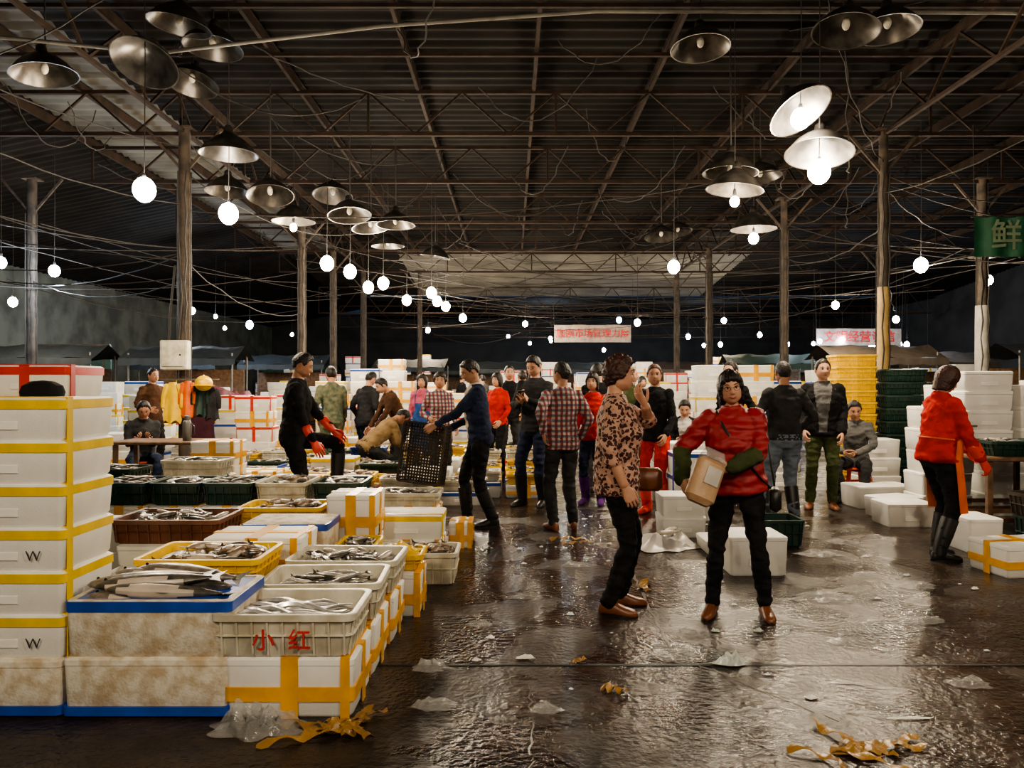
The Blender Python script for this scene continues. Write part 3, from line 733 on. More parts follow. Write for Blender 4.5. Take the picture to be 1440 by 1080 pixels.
# distant bulbs
b = MB(); rnd = random.Random(3)
def db(x, y, z, r, mi):
    b.ball((x, y, z), (r, r, r*1.2), mi, 10, 7); b.tube([(x, y, z+r), (x+.02, y, 5.4)], [.003, .003], 1, 4)
for i in range(9): db(9.5+i*.75+rnd.uniform(-.35, .35), 26+.3*i, 2.75+rnd.uniform(-.2, .25), rnd.uniform(.06, .12), 3)
for i in range(3): db(7.0+i*1.2+rnd.uniform(-.4, .4), 30+rnd.uniform(-1, 1), 3.0+rnd.uniform(-.2, .4), .09, 2)
for i in range(4): db(rnd.uniform(-2, 5), rnd.uniform(34, 42), rnd.uniform(2.8, 4.2), .08, rnd.choice((2, 3)))
for i in range(3): db(rnd.uniform(-12, -8), rnd.uniform(22, 30), rnd.uniform(2.7, 3.7), .06, rnd.choice((2, 3)))
for x, y, z in ((-8.2, 24, 3.3), (5, 36, 3.8), (14, 28, 3.3), (4.6, 33, 4.2)): db(x, y, z, .12, 5)
b.obj('hanging_bulbs', [ALU, CABLE, BULB, BULB_C, ALU, BULB_B])
for x, y, cool in ((12, 24, 1), (8, 29, 0), (0.5, 29, 0), (-3.5, 32, 0), (-10, 24, 1), (4, 24.5, 0), (2, 40, 1), (10, 40, 1)):
    lamp(x, y, 3.6+.25*sin(x), None, power=240, rb=.1, cool=cool, roof=5.5)

# ------------------------------------------------------------ banners and sign
BAN = mat('banner_pale', (.42, .34, .3), .7); BRED = mat('banner_red', (.6, .03, .03), .6); SGREEN = mat('sign_green', (.02, .10, .05), .5)
def banner(x, y, z, w, h, s, ts, m, tm, nm='banner', frame=True):
    b = MB(); rows = []; n = 16
    vs = []
    for i in range(n+1):
        xx = -w/2+w*i/n; yy = .03*sin(i*.9); vs += [(xx, yy, -h/2), (xx, yy, h/2)]
    fs = [(2*i, 2*i+2, 2*i+3, 2*i+1) for i in range(n)]; b.add(vs, fs, 0); b.add([(a, c+.008, d) for a, c, d in vs], fs, 0)
    b.tube([(-w/2-.05, 0, h/2), (w/2+.05, 0, h/2)], [.012]*2, 2, 6)
    for sx in (-1, 1): b.tube([(sx*w/2, 0, h/2), (sx*w/2*1.05, 0, 5.5-z)], [.006]*2, 2, 4)
    o = b.obj(nm, [m, tm, CABLE], (x, y, z)); text(s, ts, tm, o, (0, -.045, -.01)); return o
banner(3.15, 30, 3.42, 3.0, .68, '加强市场管理力度', .36, BAN, BRED)
banner(12.2, 27, 3.1, 3.0, .6, '文明经营诚信', .42, BAN, BRED)
banner(7.7, 12, 3.75, .95, .62, '鲜', .5, SGREEN, mat('sign_letter', (.18, .24, .15), .6), 'hanging_sign')

# ------------------------------------------------------------ people
human('woman_in_leopard_blouse', (.67, 4.92, 0), -98, 1.62, 'f', LEO, C_BLACK, hair='curly', hairm=HAIR_B, shoe=SHOE_B, girth=1.12, hem=.80, sleeve=.9,
      wrL=(-.03, .19, 1.375), plL=(-.5, 1, -.6), fL=(.25, -.45, .75), thL=(.6, .3, .3), wrR=(.235, .05, .87), akR=(.10, -.05, .08), akL=(-.11, .02, .08), hy=.12, hp=.04, res=2,
      shoulder_bag=(-.2, .22, .86), bagm=SHOE_B, curl=.55, slim=.04, puff=.006)
human('woman_in_red_jacket', (1.42, 4.86, 0), 163, 1.53, 'f', PUFF, C_BLACK, hair='bob', shoe=SHOE_B, girth=1.14, puff=.022, hem=.86, sleeve2=C_OLIVE, res=2,
      wrR=(.36, .20, .95), plR=(1, -.5, .1), wrL=(.03, .31, 1.05), plL=(-1, -.2, -.4), fL=(.9, .25, .1), thL=(0, .2, 1), fR=(-.3, .6, -.4), thR=(-.3, .3, .8), akR=(.16, .06, .08), akL=(-.19, .02, .08),
      tilt=.06, lean=.05, hy=.15, hp=.05, hr=.05, smile=True, glasses=True, strap=1, shoulder_bag=(-.25, .02, .80), collar=PUFF, slim=.10, curl=.5)
b = MB(); R = Matrix.Rotation(radians(24), 3, 'Y') @ Matrix.Rotation(radians(-18), 3, 'X')
b.rbox((0, 0, 0), (.18, .10, .28), 0, .03, R); b.rbox(R @ V((.02, -.053, .03)), (.09, .008, .11), 1, .003, R); b.loft([[R @ p for p in rr(.08, .04, .135, .02)], [R @ p for p in rr(.06, .012, .2, .01)]], 2)
b.obj('wrapped_package', [PAPER, mat('label_pale', (.55, .5, .45), .5), CLEAR], (1.13, 4.5, .88))
human('man_with_crate', (-.33, 7.9, 0), 100, 1.70, 'm', C_NAVY, C_BLACK, skin=SKIN_D, wrL=(-.16, .46, 1.04), plL=(-.2, -.5, -1), wrR=(.15, .3, .98), lean=.12, hp=.35, akR=(.10, .12, .08), akL=(-.10, -.12, .08), boots=True, frontm=C_BEIGE, collar=C_WHITE, curl=1.1, hy=.1, girth=1.06)
cr = crate(0, 0, 0, P_BLACK, .46, .62, .22, lattice=True); cr.rotation_euler = (radians(84), radians(6), radians(-14)); cr.location = (-.86, 7.9, .735)
human('man_in_plaid_shirt', (.50, 7.65, 0), 18, 1.66, 'm', PLAID, C_DGREY, skin=SKIN_D, shoe=SHOE_B, wrR=(.22, .06, .93), wrL=(-.24, -.10, 1.0), plL=(-.8, -1, 0), plR=(.6, -1, 0), hem=.83, akR=(.1, -.05, .08), hy=.5, girth=1.06)
human('man_checking_phone', (.27, 9.15, 0), 150, 1.78, 'm', C_DGREY, C_NAVY, wrR=(.0, .3, 1.18), wrL=(-.08, .28, 1.2), fR=(-.3, .6, .6), fL=(.3, .6, .6), hp=.45, boots=True, akR=(.13, .05, .08), plR=(1, -.2, -1), plL=(-1, -.2, -1))
b = MB(); b.rbox((0, 0, 0), (.075, .012, .15), 0, .005, Matrix.Rotation(.7, 3, 'X')); b.obj('phone', [P_BLACK], (.1, 8.78, 1.32))
human('man_in_black_pullover', (-2.17, 7.62, 0), -80, 1.76, 'm', C_BLACK, C_BLACK, skin=SKIN_D, hair='short', glove=GLOVE_R, wrR=(.22, .2, .87), wrL=(-.1, .38, .93), akL=(-.12, .4, .42), knL=(-.1, 1, .6), lean=.1, hp=.3, plL=(-.6, -1, 0), boots=True, hem=.88, girth=1.06)
human('man_in_grey_pullover', (2.83, 8.0, 0), 4, 1.68, 'm', C_DGREY, C_JEANS, skin=SKIN_D, hair='thin', boots=True, bootm=SHOE_K, wrR=(.22, .12, .98), wrL=(-.22, .12, .98), girth=1.12, hem=.88, akR=(.12, 0, .08), akL=(-.13, 0, .08), plR=(1, -1, 0), plL=(-1, -1, 0), slim=-.05)
human('man_in_black_jacket', (3.62, 8.95, 0), 160, 1.73, 'm', C_BLACK, C_OLIVE, shoe=SHOE_B, puff=.014, wrR=(.2, .12, .9), wrL=(-.2, .12, .88), frontm=C_GREY, girth=1.08, hy=.3, akR=(.13, 0, .08))
human('seated_man', (4.35, 9.72, 0), 150, 1.68, 'm', C_GREY, C_DGREY, skin=SKIN_D, pz=.50, akR=(.13, .42, .08), akL=(-.13, .40, .08), knR=(.2, .6, 1), knL=(-.2, .6, 1), lean=.2, wrR=(.1, .36, .62), wrL=(-.05, .36, .62), plR=(1, -.5, 0), plL=(-1, -.5, 0), hy=.3, hp=.2)
human('woman_in_red_hoodie', (3.55, 6.4, 0), -84, 1.60, 'f', C_RED, C_BLACK, hair='bob', hairm=HAIR_B, glove=GLOVE_R, boots=True, apron=C_ORANGE, puff=.014, girth=1.1, wrR=(.2, .26, .88), wrL=(-.12, .36, .95), lean=.10, hp=.35, collar=C_RED, hem=.86, akR=(.1, -.06, .08), akL=(-.1, .06, .08), slim=.04, curl=.7, plR=(.5, -1, -.4))
human('seated_man', (2.45, 10.86, 0), 165, 1.68, 'm', C_BLACK, C_DGREY, pz=.50, akR=(.13, .42, .08), akL=(-.13, .40, .08), knR=(.2, .6, 1), knL=(-.2, .6, 1), lean=.25, wrR=(.1, .36, .66), wrL=(-.05, .36, .66), hp=.3, frontm=C_WHITE)
human('seated_man', (-4.95, 10.28, 0), -150, 1.68, 'm', C_DGREY, C_NAVY, skin=SKIN_D, pz=.52, akR=(.13, .42, .08), akL=(-.13, .40, .08), knR=(.2, .6, 1), knL=(-.2, .6, 1), lean=.35, wrR=(.1, .4, .75), wrL=(-.05, .4, .75), hp=.2, res=0)
bg = [
 ('market_man', (1.60, 8.6), 150, 1.66, 'm', C_BLACK, C_RED, 'short', dict(boots=True, bootm=GLOVE_R, hy=.4, hairm=HAIR_B)),
 ('market_woman', (.98, 9.3), 160, 1.58, 'f', C_RED, C_NAVY, 'bob', dict(boots=True, bootm=C_PURPLE)),
 ('market_man', (1.15, 10.3), 10, 1.72, 'm', C_BLACK, C_DGREY, 'short', {}),
 ('market_man', (-2.72, 11.6), 20, 1.72, 'm', C_CAMO, C_CAMO, 'short', dict(lean=.15)),
 ('market_man', (-2.3, 12.0), -30, 1.66, 'm', C_DGREY, C_NAVY, 'short', dict(lean=.2, hp=.3)),
 ('market_man', (-2.0, 10.6), -60, 1.66, 'm', C_TAN, C_DGREY, 'short', dict(pz=.62, lean=.9, akR=(.12, .1, .08), akL=(-.12, .05, .08), wrR=(.15, .65, .55), wrL=(-.1, .65, .5), hp=.2)),
 ('market_man', (-1.65, 11.5), 120, 1.62, 'm', C_BROWN, C_DGREY, 'short', dict(lean=.5, wrR=(.15, .5, .8), wrL=(-.1, .5, .8))),
 ('market_woman', (-1.42, 12.2), 170, 1.60, 'f', C_PINK, C_BLACK, 'bob', dict(apron=C_BLUE)),
 ('market_woman', (-1.0, 10.6), 200, 1.60, 'f', PLAID, C_DGREY, 'curly', dict(hy=-.3)),
 ('market_woman', (-.22, 12.2), 140, 1.62, 'f', C_RED, C_BLACK, 'bob', {}),
 ('market_man', (-.05, 13.2), 190, 1.76, 'm', C_BLACK, C_DGREY, 'short', {}),
 ('market_man', (1.9, 12.3), -100, 1.70, 'm', C_OLIVE, C_DGREY, 'thin', {}),
 ('market_man', (2.72, 9.5), 120, 1.72, 'm', C_BLACK, C_DGREY, 'short', dict(hy=.2)),
 ('market_man', (5.6, 13), 150, 1.70, 'm', C_NAVY, C_DGREY, 'short', {}),
 ('market_woman', (7.1, 9.4), -150, 1.60, 'f', C_GREY, C_BLACK, 'bob', {}),
 ('market_man', (-5.9, 12.6), -120, 1.70, 'm', C_BROWN, C_DGREY, 'short', {}),
 ('market_man', (.2, 15), 20, 1.70, 'm', C_BEIGE, C_DGREY, 'short', {}),
 ('market_woman', (2.7, 16), 200, 1.60, 'f', C_GREY, C_BLACK, 'bob', {}),
 ('market_man', (-8, 14), 100, 1.70, 'm', C_GREY, C_DGREY, 'short', {}),
]
STALLS = [(-12, 20), (-8.6, 20.5), (-11, 26), (-7.7, 26.5), (-4, 31), (-.5, 34.5), (3.5, 35.5), (7.5, 35), (9.4, 20), (13.4, 19), (13.2, 24), (8.6, 26), (-9, 33), (12, 32), (-2.2, 39), (2.5, 41), (7, 41), (-7, 41), (17, 22)]
BGM = []
for nm, (x, y), yaw, H, sx, tp, bt, hr_, kw in bg:
    k = dict(res=1 if y < 10.5 else 0, skin=SKIN_D if (x*10) % 2 < 1 else SKIN, wrR=(.2, .18, .95+.1*sin(x*5)), wrL=(-.2, .12+.1*cos(y*3), .92)); k.update(kw)
    o = human(nm, (x, y, 0), yaw, H, sx, tp, bt, hair=hr_, **k)
    if y > 11.5 and 'lean' not in kw and tp not in (C_RED, C_PINK): BGM.append((nm, o.data))
rnd = random.Random(77)
for i in range(20):
    nm, me = rnd.choice(BGM); x = rnd.uniform(-9, 12); y = rnd.uniform(17, 32)
    if any((x-a)**2+(y-c)**2 < .7 for a, c in PEOPLE+COLS) or any(abs(x-a) < 1.9 and abs(y-c) < 1.3 for a, c in STALLS): continue
    put(nm, me, (x, y, 0), rnd.uniform(0, 360)); PEOPLE.append((x, y))
OCC = []
def clear(x, y, r=.5): return all((x-a)**2+(y-c)**2 > r*r for a, c in PEOPLE+COLS)

# ------------------------------------------------------------ left foreground stock
for i in range(6): foam(-2.255, 3.56, .25+i*.19, .6, .43, .19, 'yellow')
foam(-2.3, 3.56, 0, .68, .45, .25, 'bluebot')
for i in range(6): foam(-2.89, 3.6, .25+i*.19, .6, .43, .19, 'yellow')
foam(-3.0, 3.6, 0, .68, .45, .25, 'bluebot')
for i in range(5): foam(-2.62, 4.15, i*.275, .62, .44, .275, 'yellow')
foam(-2.52, 4.15, 1.378, .45, .36, .17, 'red')
b = MB(); b.lathe([(.09, 0), (.095, .02), (.085, .05), (.05, .07), (.005, .075)], 0, 18, cap=True); b.obj('knit_cap', [C_BLACK], (-2.2, 3.6, 1.392))
for k, z in ((0, .56), (2, .94)):
    e = bpy.data.objects.new('marker_writing', None); COL.objects.link(e); e.location = (-2.02, 3.338, .25+k*.19+.07)
    text('W', .065, mat('ink_black', (.04, .04, .05), .6), e, (-.06, -.004, 0), ext=.0006, off=-.008)
foam(-1.59, 3.555, 0, .72, .45, .26, 'bluebot'); foam(-1.58, 3.56, .26, .72, .46, .25, 'bluetop', False)
b = MB(); base = fish_mb(.56, .21)
for i, (x, y, z, a, rx) in enumerate(((-.05, -.13, .0, .10, .2), (.06, .04, .0, 3.0, -.3), (-.12, .13, .03, -.12, .1), (.04, -.04, .04, 3.2, .3), (.14, -.15, .035, .05, -.2), (-.16, .0, .055, .2, 0), (.1, .12, .05, -.15, .3), (0, -.1, .07, .12, .1))):
    M_ = Matrix.Translation((x*.5, y, z)) @ Matrix.Rotation(a, 4, 'Z') @ Matrix.Rotation(.05*(-1)**i, 4, 'Y') @ Matrix.Rotation(rx, 4, 'X')
    o_ = len(b.f); b.merge(base, M_)
    if i % 3 != 1:
        for k in range(o_, len(b.f)):
            if b.m[k] == 0: b.m[k] = 4
b.obj('sea_bass', [F_DRK, F_DRK, F_BEL, DARK, F_GRY], (-1.59, 3.57, .49))
b = MB(); b.loft([rr(.31, .18, 0, .03), rr(.31, .18, .2, .03)], 0); b.obj('crushed_ice', [ICEBED], (-1.58, 3.56, .29))
foam(-.965, 3.54, 0, .56, .42, .26, 'orange')
c1 = crate(-.99, 3.52, .265, P_WHITE, .63, .44, .19)
RINK = mat('paint_red', (.65, .03, .015), .5)
text('小  红', .10, RINK, c1, (0, -.226, .08), (radians(96), 0, 0), ext=.004, off=.002)
b = MB(); rnd = random.Random(9)
for i in range(26):
    y0 = rnd.uniform(-.14, .14); z0 = .02+.06*i/26; a = rnd.uniform(-.35, .35); L = .24
    pts = [V((-L+2*L*k/10, y0+.5*a*(-L+2*L*k/10)+.02*sin(k*.9+i), z0+.008*sin(k*1.3+i*2))) for k in range(11)]
    b.tube(pts, [.004, .012, .015, .016, .016, .015, .013, .011, .008, .005, .003], 0, 6)
b.loft([rr(.26, .17, -.06, .03), rr(.26, .17, .015, .03)], 1)
b.obj('ribbonfish_pile', [mat('ribbon_silver', (.6, .59, .57), .22, .45, col2=(.36, .35, .34), ns=20), ICEBED], (-.99, 3.52, .265+.085), -4)
foam(-.96, 4.02, 0, .56, .44, .26, 'orange'); crate(-.97, 4.02, .265, P_WHITE, .62, .44, .19, 2); fish(-.97, 4.02, .39, 'a', .5, .33)
foam(-.95, 4.5, 0, .58, .42, .26, 'orange'); crate(-.96, 4.52, .265, P_WHITE, .64, .44, .19, -2); fish(-.96, 4.52, .405, 's', .52, .33)
foam(-.72, 4.95, 0, .3, .34, .27, 'orange')
tray(-.73, 4.97, .275, P_YELLOW, 'b', .34, .34, .1)
tray(-.7, 5.72, .0, P_WHITE, 'b', .62, .42, .23); tray(-1.03, 5.2, .27, P_YELLOW, 's', .28, .38, .12); foam(-1.03, 5.2, 0, .28, .38, .27, 'yellow')
foam(-1.66, 4.3, 0, .6, .44, .39, 'orange'); tray(-1.64, 4.20, .40, P_YELLOW, 'b', .66, .48, .14)
foam(-1.55, 4.78, 0, .58, .42, .27, 'orange'); foam(-1.55, 4.78, .27, .58, .42, .26, 'orange')
foam(-1.5, 5.26, 0, .56, .4, .27, 'orange'); foam(-1.5, 5.26, .27, .56, .4, .26, 'bluetop')
foam(-1.17, 5.78, 0, .34, .42, .32, 'orange'); foam(-1.17, 5.78, .32, .36, .42, .32, 'orange')
foam(-2.25, 5.0, 0, .6, .42, .27, 'plain'); foam(-2.25, 5.15, .27, .6, .42, .14, 'plain'); tray(-2.25, 5.2, .41, P_BROWN, 's', .72, .5, .16)
foam(-1.7, 5.78, 0, .6, .42, .26, 'plain'); foam(-1.7, 5.78, .26, .6, .42, .14, 'plain'); tray(-1.7, 5.78, .40, P_YELLOW, 'b', .62, .42, .15)
foam(-2.95, 5.6, 0, .6, .42, .26, 'orange'); foam(-2.95, 5.6, .26, .6, .42, .2, 'plain'); foam(-2.32, 5.8, 0, .56, .4, .36, 'orange')
foam(-.85, 6.35, 0, .58, .42, .2, 'orange'); foam(-.85, 6.35, .2, .58, .42, .2, 'yellow'); foam(-.46, 6.95, 0, .2, .34, .22, 'orange')
for x, m, k in ((-3.25, P_GREEN, 'a'), (-2.8, P_GREEN, 's'), (-2.36, P_GREEN, 'a'), (-1.92, P_WHITE, 'b'), (-1.45, P_GREEN, 's')):
    foam(x, 6.6, 0, .42, .5, .24, 'plain'); foam(x, 6.6, .24, .42, .5, .2, 'orange'); tray(x, 6.6, .44, m, k, .43, .52, .19)
tray(-3.1, 7.6, .55, P_WHITE, 's', .6, .42, .16); foam(-3.1, 7.6, 0, .6, .42, .28, 'plain'); foam(-3.1, 7.6, .28, .6, .42, .27, 'yellow')
tray(-3.75, 7.3, .5, P_GREEN, 'a', .5, .42, .16); foam(-3.75, 7.3, 0, .55, .42, .25, 'plain'); foam(-3.75, 7.3, .25, .55, .42, .25, 'yellow')
foam(-.92, 7.0, 0, .54, .4, .36, 'orange'); tray(-.92, 7.0, .36, P_WHITE, 's', .56, .42, .12)
rnd = random.Random(21)
for iy in range(12):
    y = 7.5+iy*.62
    for ix in range(8):
        x = -4.3+ix*.62+rnd.uniform(-.02, .02)+(.15 if iy > 3 else 0)
        if x > -.75+.03*iy and iy < 3: continue
        if y < 8.3 and x < -1.35: continue
        if x < -3.1 and y < 10.6: continue
        h = rnd.choice((.16, .2, .26, .3)); m = rnd.choice((P_WHITE, P_YELLOW, P_YELLOW, P_WHITE, P_GREEN, P_BLUE if rnd.random() < .3 else P_YELLOW))
        st_ = rnd.choice(('orange', 'yellow', 'orange', 'bluec', 'red'))
        if not clear(x, y, .42): continue
        foam(x, y, 0, .56, .42, h, st_)
        if rnd.random() < .78: tray(x, y, h+.006, m, rnd.choice('sabc'), .56, .42, .13, rnd.uniform(-3, 3))
        else: foam(x, y, h+.006, .56, .42, .2, rnd.choice(('orange', 'yellow', 'plain')), True, rnd.uniform(-4, 4))
def stack(x, y, n, styles=('yellow', 'orange', 'plain', 'bluec', 'red'), w=.58, d=.42, h=.25, rz=0):
    if not clear(x, y, .45) or any(abs(x-a) < .64 and abs(y-c) < .5 for a, c in OCC): return
    OCC.append((x, y))
    for i in range(n): foam(x+random.uniform(-.02, .02), y, i*h, w, d, h, random.choice(styles), True, rz)
for x, y, n in ((-3.6, 15.4, 6), (-2.95, 15.6, 7), (-2.3, 16, 6), (-1.6, 15.4, 5), (-.95, 16.4, 5), (-4.3, 15, 5), (-3.4, 14.9, 5), (-4.25, 12.8, 5), (-6.4, 13.6, 5), (-2.7, 17.4, 8), (-.5, 17.2, 4), (-5.6, 11.1, 3), (-6.6, 11, 5), (-7.6, 11.6, 4), (-8.6, 13, 6), (-7.2, 15, 6), (-4.95, 13.7, 5)):
    stack(x, y, n)
for x, y, n in ((3.2, 12.3, 7), (3.86, 12.4, 7), (4.5, 12.9, 6), (2.2, 15, 4), (1.6, 16.5, 3), (.9, 18, 4), (3.4, 18, 6), (6.6, 10.6, 5), (7.3, 10.4, 6), (6.2, 9.9, 5), (7.95, 11, 6), (8.65, 11.3, 5)):
    stack(x, y, n, ('yellow', 'plain', 'bluec', 'orange') if x < 5 else ('plain',))
for i in range(11): crate(4.95, 11.2, i*.17, P_YELLOW, .6, .42, .17)
for i in range(9): crate(5.62, 11.1, i*.185, P_GREEN, .6, .42, .18)
for i in range(8): crate(6.4, 11.65, i*.185, P_GREEN, .6, .42, .18)
for r_ in range(9):
    y = 17.3+r_*2.1
    for i in range(14):
        x = random.uniform(-11.5, 15); yy = y+random.uniform(-.5, .5)
        if any(abs(x-a) < 1.9 and abs(yy-c) < 1.3 for a, c in STALLS): continue
        stack(x, yy, random.randint(3, 7+r_//2), ('yellow', 'orange', 'plain', 'plain', 'bluec', 'red'), rz=random.uniform(-5, 5))
def stall_mesh(cm):
    b = MB()
    for sx in (-1, 1):
        for sy in (-1, 1): b.tube([(sx*1.3, sy*.7, 0), (sx*1.3, sy*.7, 2.25)], [.025]*2, 1, 6, False)
    n = 10; vs = []
    for i in range(n+1):
        x = -1.45+2.9*i/n
        for j in range(7):
            y = -.95+1.9*j/6; vs.append((x, y, 2.45-.35*abs(y)/.95+.03*sin(i*1.7+j)))
    b.add(vs, [(i*7+j, (i+1)*7+j, (i+1)*7+j+1, i*7+j+1) for i in range(n) for j in range(6)], 0)
    for i in range(n): b.add([(-1.45+2.9*i/n, -.95, 2.1), (-1.45+2.9*(i+1)/n, -.95, 2.1), (-1.45+2.9*(i+1)/n, -.96, 1.92+.03*(i % 2)), (-1.45+2.9*i/n, -.96, 1.92)], [(0, 1, 2, 3)], 0)
    b.rbox((0, -.3, .78), (2.5, .9, .05), 2, .01); b.rbox((0, .62, 1.0), (2.5, .04, 1.7), 2, .01)
    for sx in (-1, 0, 1): b.rbox((sx*1.15, -.3, .38), (.06, .8, .76), 2, .01)
    for i in range(7):
        for k in range(1+(i*5) % 4): b.rbox((-1+.33*i, -.4+.05*(i % 3), .9+.19*k), (.28, .4, .18), 3 if (i+k) % 3 else 4, .02)
    return b.mesh('market_stall', [cm, STEEL, WOODM, FOAM, P_YELLOW])
SM = [stall_mesh(m) for m in (mat('canopy_slate', (.03, .04, .05), .7), mat('canopy_green', (.015, .04, .03), .7), mat('canopy_brown', (.07, .055, .045), .7))]
rnd = random.Random(31)
for x, y in STALLS:
    put('market_stall', rnd.choice(SM), (x, y, 0), rnd.choice((0, 4, -5)))
b = MB(); b.rbox((0, 0, .76), (1.05, .6, .04), 0, .01)
for sx in (-1, 1):
    for sy_ in (-1, 1): b.rbox((sx*.47, sy_*.25, .37), (.05, .05, .74), 0, .005)
b.beam((-.47, -.25, .2), (.47, -.25, .2), .03, .04, 0); b.beam((-.47, .25, .2), (.47, .25, .2), .03, .04, 0)
TBL = b.mesh('market_table', [WOODM])
put('market_table', TBL, (-4.15, 9.2, 0)); put('market_table', TBL, (4.85, 7.3, 0)); put('market_table', TBL, (4.95, 8.0, 0))
b = MB(); b.lathe([(.045, 0), (.05, .01), (.05, .2), (.042, .23), (.03, .24), (.034, .25), (.034, .29), (.02, .3)], 0, 18, cap=True)
b.tube([(.05, 0, .2), (.085, 0, .17), (.085, 0, .08), (.05, 0, .05)], [.007]*4, 1, 6); b.obj('thermos', [STEEL, P_BLACK], (-3.85, 9.1, .78))
stack(-3.35, 8.75, 3, ('orange',), .5, .4, .27)
def chair(x, y, rz):
    b = MB(); b.rbox((0, 0, .42), (.46, .44, .03), 0, .012)
    for sx in (-1, 1):
        b.tube([(sx*.2, .2, .42), (sx*.25, .25, 0)], [.022, .02], 0, 6); b.tube([(sx*.2, -.2, .42), (sx*.25, -.27, 0)], [.022, .02], 0, 6)
        b.tube([(sx*.21, -.2, .42), (sx*.23, -.28, .85)], [.02, .02], 0, 6)
        b.tube([(sx*.25, .2, .42), (sx*.27, .2, .64), (sx*.25, -.24, .66)], [.02]*3, 0, 6)
    b.tube([(-.23, -.28, .85), (0, -.3, .88), (.23, -.28, .85)], [.022]*3, 0, 6)
    for i in range(5): b.tube([(-.14+.07*i, -.21, .43), (-.14+.07*i, -.285, .86)], [.014]*2, 0, 6)
    return b.obj('plastic_chair', [mat('chair_white', (.65, .66, .66), .4)], (x, y, 0), rz)
chair(-4.95, 8.75, -60); chair(-5.6, 9.7, 30)
def hung_set(name, items, loc, bar=.45, hat=None):
    b = MB()
    for x, mi, L, w, z, sd in items:
        rings = []
        for i in range(12):
            t = i/11; ww = w*(.35+.5*ss(t*6)+.25*t)*(1+.08*sin(t*9+sd)); zz = z-L*t
            rings.append([V((x+ww*cos(2*pi*j/24), .055*(.6+.6*t)*(1+.35*cos(5*2*pi*j/24+sd)*t)*sin(2*pi*j/24)-.16, zz+(.03*sin(j*1.3+sd) if i == 11 else 0))) for j in range(24)])
        b.loft(rings, mi)
        for s_ in (-1, 1): b.tube([(x+s_*w*.7, -.16, z-.06), (x+s_*w*1.05, -.17, z-L*.35), (x+s_*w*1.1, -.18, z-L*.62)], [.045, .04, .035], mi, 8)
    if hat:
        hx, hz = hat
        b.ball((hx, -.24, hz), (.13, .16, .12), 0, 16, 10); b.lathe([(.12, 0), (.18, -.015)], 0, 18, (hx, -.27, hz-.02)); b.tube([(hx, -.4, hz+.02), (hx, -.24, hz+.125), (hx, -.1, hz+.03)], [.012]*3, 0, 6)
    b.tube([(-bar, -.14, 1.52), (bar, -.14, 1.52)], [.012]*2, 4, 6)
    return b.obj(name, [P_YELLOW, C_ORANGE, P_GREEN, C_DGREY, STEEL, C_BLUE], loc)
hung_set('hung_rain_gear', ((-.25, 0, .62, .13, 1.48, 1), (-.02, 1, .55, .1, 1.5, 2), (.18, 2, .5, .11, 1.46, 3), (.36, 3, .5, .1, 1.4, 4)), (-5.0, 12.05, 0), hat=(.26, 1.46))
b = MB(); b.rbox((0, 0, 0), (.42, .18, .46), 0, .015); b.rbox((0, -.1, .0), (.34, .02, .36), 0, .006); b.ball((.12, -.115, 0), (.015,)*3, 1)
b.tube([(-.1, 0, .2), (-.1, .05, .7), (-.05, .1, 1.4)], [.02]*3, 1, 6); b.tube([(.05, 0, .2), (.08, .05, .9), (0, .1, 1.9)], [.015]*3, 1, 6)
b.obj('electrical_box', [P_WHITE, CABLE], (-5.25, 11.98, 1.9))
def tarp(x, y, w, d, h, m, seed, name='tarpaulin'):
    b = MB(); n = 26; vs = []
    for i in range(n+1):
        for j in range(n+1):
            u = -1+2*i/n; v = -1+2*j/n; e = max(abs(u), abs(v)); k = 1-ss((e-.72)/.28)
            vs.append((u*w/2*(1-.12*(1-k)), v*d/2*(1-.12*(1-k)), max(.0, h*k*(1+.10*noise.noise(V((u*1.3, v*1.3, seed)))+(.06 if sin(u*4+seed) > 0 else 0)))+.03*noise.noise(V((u*7, v*7, seed)))+.01))
    k = n+1; b.add(vs, [(i*k+j, (i+1)*k+j, (i+1)*k+j+1, i*k+j+1) for i in range(n) for j in range(n)], 0)
    return b.obj(name, [m], (x, y, 0), ang=80)
TG = mat('tarp_green', (.015, .06, .04), .6, col2=(.02, .03, .025), bump=.5, bs=6); TP = mat('tarp_maroon', (.10, .02, .035), .6, bump=.5, bs=6); TB = mat('tarp_blue', (.07, .12, .16), .6, bump=.5, bs=6)
tarp(-7.6, 13.0, 1.3, 1.2, 1.15, TG, 1); tarp(-5.6, 14.9, 1.2, 1.0, 1.25, TP, 2); tarp(-10.6, 16.5, 2.2, 1.6, 1.3, TB, 3)
tarp(9.9, 13, 1.6, 1.4, 1.2, TB, 6)
for x, y, w, h, m in ((-13.2, 22.8, 2.6, 2.6, 'teal'), (-13.6, 17.5, 1.8, 3.0, 'cream')):
    b = MB(); b.box((0, 0, h/2), (w, .06, h), 0)
    for i in range(int(w/.4)+1): b.box((-w/2+.4*i, -.05, h/2), (.05, .05, h), 1)
    b.box((0, -.05, h), (w, .08, .06), 1); b.box((0, -.05, h*.5), (w, .06, .05), 1)
    b.obj('stall_partition', [mat('part_teal', (.07, .15, .14), .7) if m == 'teal' else mat('part_cream', (.3, .28, .22), .7), STEEL], (x, y, 0), smooth=False)

